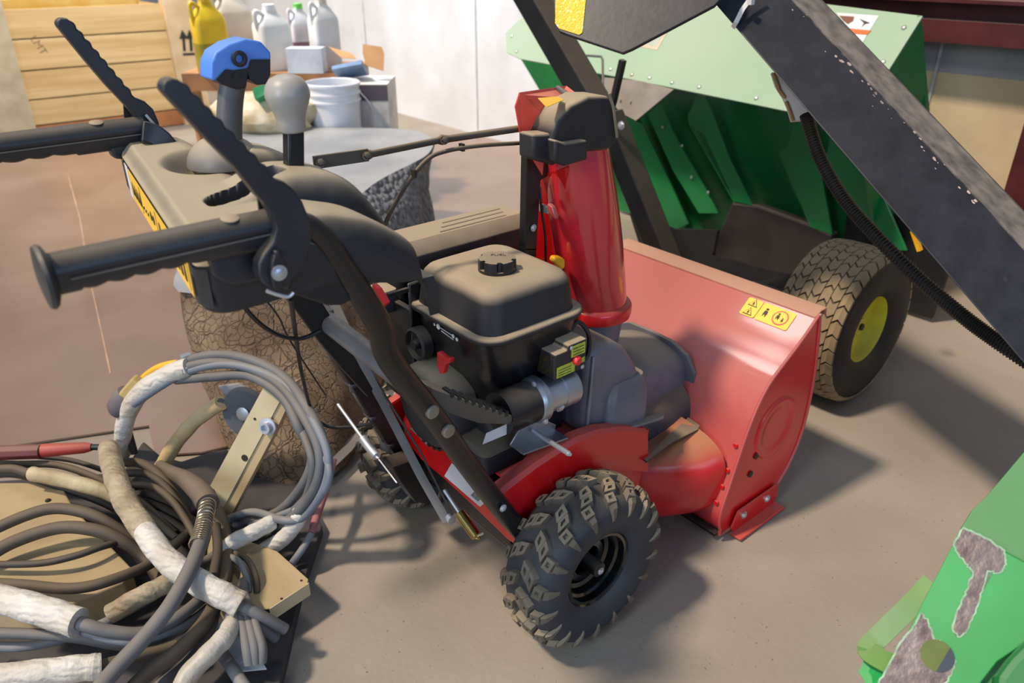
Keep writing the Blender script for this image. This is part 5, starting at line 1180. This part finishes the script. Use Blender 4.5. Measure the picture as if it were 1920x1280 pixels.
# beige channel standing up out of the pile
CH = empty('beige_channel', 'upright beige steel channel with bolt holes leaning out of the cables', 'channel', U(400, 960, z=.05))
n0_ = (U(388, 930, z=.08), U(420, 985, z=.06)); dB, dT = U(400, 950, z=.08), U(520, 706, z=.43)
axc = (dT-dB).normalized()
def CP(px, py): return UP(px, py, dB, (-.75, -.55, .2))
t = MB(); nfc = V((-.75, -.55, .2)).normalized(); t.prism([CP(a, b) for a, b in ((509, 698), (541, 722), (412, 965), (380, 1010), (368, 1000), (386, 925))], -nfc*.003); q = t.build('channel_face', BEI2, None, smooth=False, bevel=.0006); keep(CH, q)
nf2 = nfc
def CQ(px, py): return UP(px, py, dB+nfc*-.004, tuple(nfc))
t = MB(); t.prism([CQ(a, b) for a, b in ((538, 720), (557, 713), (541, 758), (520, 802), (430, 972), (408, 964))], -nfc*.022); q2 = t.build('channel_side', BEI, None, smooth=False, bevel=.001); keep(CH, q2)
for a, b in ((478, 785), (459, 858)):
    t = MB(); c = UP(a, b, dB, tuple(nfc)); t.lathe([(.0035 if b < 800 else .009, 0), (.0035 if b < 800 else .009, .001)], c+nfc*.0004, nfc, 12); h_ = t.build('channel_hole', INK, q);
for a, b in ((546, 724), (533, 748)):
    t = MB(); c = CQ(a, b); t.lathe([(.005, 0), (.005, .001)], c+nf2*.0022, nf2, 12); t.build('channel_hole', INK, q2)
# bolt and caster by the channel
cc0 = UP(505, 797, dB, (-.75, -.55, .2))
t = MB(); t.lathe([(.022, .004), (.022, .010), (.014, .011), (.014, .024), (.009, .024), (.008, .012), (0, .012)], cc0, nfc, 28); q = t.build('channel_bolt', M('bolt_bluish', '#b7bcc8', .4, metal=.5), None); keep(CH, q)
CS = empty('caster', 'grey cable guide wheel with horn bracket beside the beige channel', 'wheel', U(455, 800, z=.12))
c1 = U(462, 772, d=1.98)
t = MB(); t.lathe([(0, -.012), (.036, -.012), (.041, -.008), (.062, -.008), (.068, 0), (.062, .012), (.03, .012), (0, .012)], c1, nfc, 40); q = t.build('caster_wheel', M('caster_grey', '#54585f', .5, dust=.3), None); keep(CS, q)
t = MB(); t.prism([c1+nfc*-.015+RT*a+UPV*b for a, b in ((-.085, .062), (-.03, .070), (.01, .045), (.03, -.02), (-.02, -.070), (-.05, -.055), (-.045, -.01), (-.06, .03))], -nfc*.01); q = t.build('horn_bracket', M('horn_grey', '#6f737a', .5, dust=.4), None, bevel=.003); keep(CS, q)
t = MB(); t.lathe([(.018, .0), (.018, .018), (.01, .02), (0, .02)], c1, nfc, 20); q = t.build('wheel_axle', ZINC, None); keep(CS, q)
# dark fabric heap inside the coil
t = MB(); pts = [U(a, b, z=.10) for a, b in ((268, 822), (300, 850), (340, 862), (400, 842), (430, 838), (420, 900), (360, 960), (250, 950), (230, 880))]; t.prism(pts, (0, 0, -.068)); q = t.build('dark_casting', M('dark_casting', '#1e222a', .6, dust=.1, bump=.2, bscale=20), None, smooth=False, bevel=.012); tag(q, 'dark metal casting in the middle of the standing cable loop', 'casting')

def hosecurve(name, pts, r, mat, label, cat='cable', tapes=(), group='cables heaped in the lower left', n=8, closed=False, sub=(), rz=None):
    """pts: (px, py, height of the cable's centre)"""
    P_ = spline([U(a, b, z=c) for a, b, c in pts], n, closed)
    t = MB(); t.tube(P_, r, 12); o_ = t.build(name, mat, None); tag(o_, label, cat, group)
    for (s0, s1, rt, tm) in tapes:
        m_ = len(P_)-1; i0, i1 = int(s0*m_), int(s1*m_); seg = P_[i0:i1+1]; seg = spline(seg, 3); mb = MB(); k = len(seg)-1
        rd = random.Random(int(s0*1000)+len(pts)); ph = rd.random()*6
        mb.tube(seg, [rt*(1+.03*math.sin(i*.35+ph)+rd.uniform(-.012, .012))*(1 if 0 < i < k else .97) for i in range(k+1)], 18, flat=.9)
        mb.build('tape_wrap', tm, o_)
    return o_
hc_ = hosecurve
# standing loop of four cables
loop0 = [(228, 850, .10), (235, 790, .24), (262, 738, .36), (320, 700, .42), (390, 680, .46), (460, 688, .46), (525, 722, .44), (575, 790, .40), (600, 855, .34), (590, 915, .26), (552, 965, .17), (500, 1000, .09), (440, 1020, .07), (380, 1060, .06)]
hc_('welding_cable', loop0, .0115, HOSE[0], 'grey cable forming the inner edge of the standing loop, wrapped in white tape', tapes=[(.0, .27, .024, TAPE)])
hc_('welding_cable', [(a+8, b-14, c+.012) for a, b, c in loop0[2:]], .0125, HOSE[0], 'grey cable running over the top of the standing loop')
hc_('welding_cable', [(250, 758, .34)]+[(a+16, b+4, c) for a, b, c in loop0[3:-3]]+[(530, 975, .16), (470, 960, .12), (400, 985, .08)], .010, HOSE[2], 'bluish cable on the right side of the standing loop')
hc_('welding_cable', [(330, 712, .40), (400, 706, .43), (470, 705, .44), (530, 745, .42), (560, 800, .38), (585, 850, .30), (570, 905, .22), (520, 960, .12), (440, 985, .08)], .012, HOSE[0], 'grey cable lying inside the top of the standing loop')
hc_('welding_cable', [(545, 775, .38), (585, 815, .36), (618, 880, .32), (600, 930, .24), (540, 960, .16), (470, 985, .10)], .0085, HOSE[2], 'thin blue-grey cable bulging out furthest right of the loop')
hc_('welding_cable', [(545, 760, .40), (585, 860, .33), (575, 930, .22), (540, 1000, .12), (480, 1040, .07)], .010, HOSE[0], 'cable leaving the loop inside a long dirty tape wrap', tapes=[(.62, 1.0, .020, TAPE)])
hc_('welding_cable', [(415, 755, .33), (370, 785, .26), (330, 830, .18), (300, 880, .10)], .013, HOSE[0], 'short cable wrapped in cream tape crossing inside the loop', tapes=[(0, 1.0, .020, M('cream_tape', '#d2bd91', .55, col2='#b89f70', vscale=12, bump=.5, bscale=20))])
# yellow plug and rubber boot on the loop's left end
yc = hc_('extension_cord', [(335, 680, .44), (300, 688, .42), (270, 708, .38), (252, 735, .33)], .0095, M('cord_yellow', '#dba92f', .5), 'short yellow cord end entering a cream plug on the loop', cat='cord', group=None)
t = MB(); a_, b_ = U(262, 712, z=.385), U(236, 742, z=.335); t.rect([a_, b_], .030, .034); q = t.build('cord_plug', M('plug_cream', '#b49c62', .5, dust=.2), yc, smooth=False, bevel=.006)
t = MB(); a_, b_ = U(240, 735, z=.33), U(222, 772, z=.27); t.tube([a_, lerp(a_, b_, .2), lerp(a_, b_, .8), b_], [.026, .033, .034, .026], 20); q = t.build('rubber_boot', M('boot_grey', '#5a5459', .65, dust=.3), None); tag(q, 'grey rubber connector boot at the left end of the standing loop', 'connector')
t = MB(); t.tube(spline([U(226, 770, z=.27), U(238, 800, z=.2), U(252, 850, z=.12)], 5), .010, 10); t.build('boot_lead', CABLEB, q)
for i, (a, b) in enumerate(((350, 669), (349, 692))):
    t = MB(); t.box(U(a, b, z=.46-.02*i), (.026, .018, .016)); q = t.build('tape_tab', M('tape_silver', '#8b9097', .4), yc, bevel=.003)
# big brown coils on the left
hc_('welding_cable', [(-40, 1005, .17), (46, 967, .19), (105, 953, .20), (169, 964, .19), (225, 995, .15), (262, 1030, .11), (300, 1090, .07)], .0135, HOSE[1], 'thick brown cable arching highest of the left coils')
hc_('welding_cable', [(-40, 1055, .16), (20, 1018, .175), (105, 990, .185), (170, 992, .18), (225, 1012, .15), (275, 1050, .10), (320, 1110, .07)], .0150, HOSE[1], 'thickest brown cable, second arch of the left coils')
hc_('welding_cable', [(-40, 1058, .16), (70, 1056, .165), (140, 1042, .17), (200, 1022, .16), (262, 1010, .12), (330, 1020, .09)], .0080, HOSE[3], 'thin dark cable across the middle of the left coils')
hc_('welding_cable', [(-40, 1092, .16), (40, 1096, .16), (130, 1103, .165), (200, 1090, .16), (285, 1055, .13), (340, 1010, .11), (400, 960, .09)], .0120, HOSE[1], 'brown cable forming the lower rim of the left coils')
hc_('welding_cable', [(-40, 868, .15), (30, 870, .16), (110, 872, .165), (190, 900, .15), (262, 940, .12), (330, 1000, .09)], .0095, HOSE[1], 'brown cable behind the cream taped bundle at the left edge')
hc_('welding_cable', [(-40, 884, .16), (20, 878, .175), (60, 888, .18), (130, 902, .18), (205, 925, .16), (270, 960, .12), (330, 1010, .09)], .011, HOSE[1], 'bundle at the left edge wrapped in cream dirty tape', tapes=[(.34, .72, .0195, M('tan_tape', '#b9aa8a', .65, col2='#9c8b6b', vscale=14, bump=.6, bscale=26))])
hc_('welding_cable', [(-40, 896, .15), (20, 888, .15), (90, 905, .14), (200, 945, .10), (260, 985, .08)], .010, HOSE[3], 'dark cable along the underside of the cream taped bundle')
hc_('welding_cable', [(60, 855, .14), (130, 862, .13), (190, 880, .12), (240, 900, .12)], .007, HOSE[3], 'thin dark cable under the red electrode holder')
for i, (dx, dy, r, lb) in enumerate(((0, 0, .012, 'nearest the top'), (10, 20, .010, 'in the middle'), (18, 42, .009, 'lowest'))):
    hc_('welding_cable', [(215+dx, 868+dy, .16-.01*i), (262+dx, 868+dy, .17-.01*i), (300+dx, 892+dy, .16), (335+dx, 940+dy, .13), (362+dx, 1000+dy, .10), (372+dx, 1060+dy, .07)], r, HOSE[1] if i != 1 else HOSE[3], 'brown cable curving behind the long white tape wrap, %s of three' % lb)
hc_('welding_cable', [(255, 915, .12), (290, 912, .14), (325, 935, .13), (348, 975, .10)], .006, HOSE[1], 'very thin brown cable looping beside the connector')
for i in range(3):
    hc_('welding_cable', [(270, 925+16*i, .10), (310, 940+16*i, .10), (360, 975+15*i, .08), (400, 1010+12*i, .06)], .011, HOSE[1+2*(i % 2)], 'brown cable under the coils left of the spring, %s' % ('upper', 'middle', 'lower')[i])
# long white taped hose crossing the middle
hc_('taped_hose', [(204, 842, .21), (214, 885, .235), (232, 935, .24), (268, 990, .235), (316, 1052, .225), (380, 1096, .205), (430, 1122, .185), (486, 1152, .15), (535, 1180, .10)], .012, HOSE[0], 'long hose in dirty white tape running diagonally over the pile', cat='hose', tapes=[(0, .40, .029, TAPED), (.38, .80, .0285, TAPE)])
hc_('welding_cable', [(440, 1140, .15), (480, 1166, .13), (518, 1197, .08)], .011, HOSE[0], 'cable end below the long white wrap pointing at the wheel')
# burst tape hole
# front grey cable with spring strain relief
fc_ = hc_('air_hose', [(392, 925, .22), (388, 960, .235), (381, 1000, .245), (372, 1030, .25), (352, 1076, .25), (316, 1139, .235), (267, 1199, .215), (218, 1252, .20), (170, 1310, .19)], .0155, HOSE[0], 'fat grey hose with a coiled spring guard crossing in front of the pile', cat='hose', group=None)
P_ = spline([U(a, b, z=c) for a, b, c in ((390, 938, .228), (385, 970, .24), (378, 1000, .246), (370, 1022, .25))], 12); 
t = MB(); hel = []
for k in range(18*14):
    s = k/(18*14-1)*(len(P_)-1); i = min(int(s), len(P_)-2); p = lerp(P_[i], P_[i+1], s-i); tg = (P_[i+1]-P_[i]).normalized(); u = V((0, 0, 1)); u = (u-tg*u.dot(tg)).normalized(); w = tg.cross(u); a = 2*pi*k/14
    hel.append(p+(u*math.cos(a)+w*math.sin(a))*.0175)
t.tube(hel, .0019, 6); t.build('spring_guard', M('spring_steel', '#b5a88d', .3, metal=.9), fc_)
t = MB(); t.tube(spline([U(300, 872, z=.15), U(322, 885, z=.17), U(350, 900, z=.20), U(378, 925, z=.222), U(390, 945, z=.228)], 5), lambda k: lerp(.014, .026, sstep(0, .8, k)), 18); t.build('hose_connector', M('conn_brown', '#5b5148', .6, dust=.5, dcol='#7c6d58'), fc_)
hc_('welding_cable', [(410, 960, .13), (425, 1020, .12), (420, 1080, .12), (395, 1150, .14), (340, 1215, .15), (280, 1260, .15), (230, 1310, .15)], .016, HOSE[1], 'fat dark cable curving down behind the grey hose')
hc_('welding_cable', [(405, 985, .15), (408, 1030, .15), (400, 1080, .15)], .011, HOSE[3], 'short dark cable beside the spring guard')
# left front white wrap and its cables
hc_('welding_cable', [(-60, 1112, .19), (20, 1128, .20), (90, 1148, .205), (155, 1170, .20), (210, 1184, .18), (270, 1186, .16), (330, 1160, .14), (380, 1120, .12)], .013, HOSE[0], 'grey cable leaving the big white wrap at the lower left', tapes=[(.10, .42, .031, TAPE)])
hc_('welding_cable', [(130, 1172, .18), (200, 1196, .165), (260, 1200, .15), (340, 1175, .12), (390, 1140, .10)], .010, HOSE[2], 'bluish cable under the one leaving the big white wrap')
hc_('welding_cable', [(-60, 1185, .15), (60, 1188, .15), (150, 1196, .14), (240, 1210, .13), (310, 1195, .11), (372, 1150, .09)], .011, HOSE[0], 'lowest grey cable running from the left edge below the white wrap')
hc_('welding_cable', [(-60, 1205, .11), (40, 1212, .11), (140, 1190, .11), (230, 1150, .11), (300, 1110, .10)], .010, HOSE[2], 'blue-grey cable crossing the lower left corner')
hc_('taped_hose', [(208, 1150, .12), (255, 1122, .145), (300, 1100, .15), (345, 1076, .14), (390, 1050, .12), (440, 1015, .13), (480, 995, .14), (512, 978, .14)], .012, HOSE[0], 'hose with torn white tape passing under the pile toward the loop', cat='hose', tapes=[(0, .48, .0215, TAPED), (.66, 1.0, .020, TAPE)])
hc_('taped_hose', [(-60, 1275, .14), (60, 1262, .15), (150, 1252, .15), (190, 1248, .145), (250, 1232, .13), (330, 1210, .11)], .013, HOSE[1], 'hose in a cream tape wrap at the bottom left corner', cat='hose', tapes=[(0, .62, .026, TAPE)])
hc_('taped_hose', [(330, 1320, .10), (352, 1268, .12), (395, 1222, .14), (425, 1190, .14), (438, 1160, .13), (452, 1120, .12), (458, 1090, .11)], .013, HOSE[0], 'hose in crinkled pale tape climbing at the bottom centre of the pile', cat='hose', tapes=[(.05, .68, .022, M('pale_tape', '#c6c0b4', .5, col2='#a9a294', vscale=10, bump=.7, bscale=24))])
for i in range(3):
    hc_('welding_cable', [(430+14*i, 1100+6*i, .13), (452+13*i, 1160+3*i, .14), (462+15*i, 1210, .12), (468+12*i, 1245-2*i, .09)], .011-.001*i, HOSE[0], 'grey cable end hanging at the right of the pile, %s of three' % ('left', 'middle', 'right')[i])
for i in range(2):
    hc_('welding_cable', [(415+16*i, 1040-4*i, .11), (445+16*i, 1050-4*i, .13), (462+17*i, 1080, .12), (466+16*i, 1110, .10)], .0075, HOSE[2 if i == 0 else 1], '%s small cable arch left of the beige bracket' % ('inner blue-grey', 'outer tan')[i])
hc_('welding_cable', [(380, 1180, .07), (420, 1230, .07), (460, 1290, .07)], .013, HOSE[2], 'blue-grey cable running out of the frame at the bottom')
hc_('welding_cable', [(290, 1290, .10), (350, 1240, .11), (395, 1180, .11), (408, 1120, .10)], .010, HOSE[0], 'thin grey cable between the two bottom taped hoses')
t = MB(); t.prism([U(a, b, z=.055) for a, b in ((395, 1165), (455, 1185), (500, 1255), (430, 1262), (390, 1210))], (0, 0, .004)); q = t.build('foil_wrap', M('foil_white', '#dadde2', .35, col2='#b5bac2', vscale=15, bump=.8, bscale=14), None); tag(q, 'crumpled shiny white wrapping under the hanging cable ends', 'wrapping')
t = MB(); t.prism([U(a, b, z=.07) for a, b in ((412, 1060), (440, 1052), (452, 1080), (420, 1092))], (0, 0, .004)); q = t.build('paper_scrap', M('paper_scrap', '#e4e6ea', .5), None, smooth=False); tag(q, 'bright white paper scrap under the small cable arches', 'paper')
# red electrode holder and pink one
RH = M('red_handle', '#a83a30', .5, var=.1, dust=.2); RH2 = M('dark_red_handle', '#5c1f20', .5, dust=.3)
eh = MB(); a_, b_ = U(70, 845, z=.20), U(172, 838, z=.20); eh.tube([a_, lerp(a_, b_, .15), lerp(a_, b_, .85), b_], [.017, .018, .015, .010], 16); q = eh.build('electrode_holder', RH, None); tag(q, 'red electrode holder lying across the pile at the left edge', 'electrode holder')
t = MB(); t.tube([U(-40, 850, z=.20), U(78, 846, z=.20)], .020, 8); t.build('holder_sleeve', RH2, q, bevel=.002)
t = MB(); t.tube([b_, U(192, 838, z=.198)], .008, 10); t.build('holder_lead', CABLEB, q)
eh = MB(); a_, b_, c_ = U(628, 862, z=.10), U(606, 925, z=.12), U(584, 1000, z=.10); eh.tube([a_, b_, lerp(b_, c_, .15), c_], [.006, .0135, .0125, .0085], 14); q = eh.build('pink_electrode_holder', M('faded_pink', '#a8636a', .55, dust=.3, dcol='#a08078'), None); tag(q, 'faded pink electrode holder standing between the cable loop and the wheel', 'electrode holder')
t = MB(); t.tube(spline([c_, U(566, 1030, z=.08), U(548, 1055, z=.05)], 4), .009, 10); t.build('holder_lead', HOSE[2], q)
t = MB(); t.prism([U(a, b, z=.05) for a, b in ((605, 880), (640, 838), (680, 800), (690, 806), (660, 846), (625, 880))], (0, 0, .004)); q = t.build('grey_scrap', M('scrap_grey', '#6f6a68', .7), None, smooth=False); tag(q, 'thin grey metal strip lying between the log and the far wheel', 'metal strip')
bpy.context.view_layer.update()
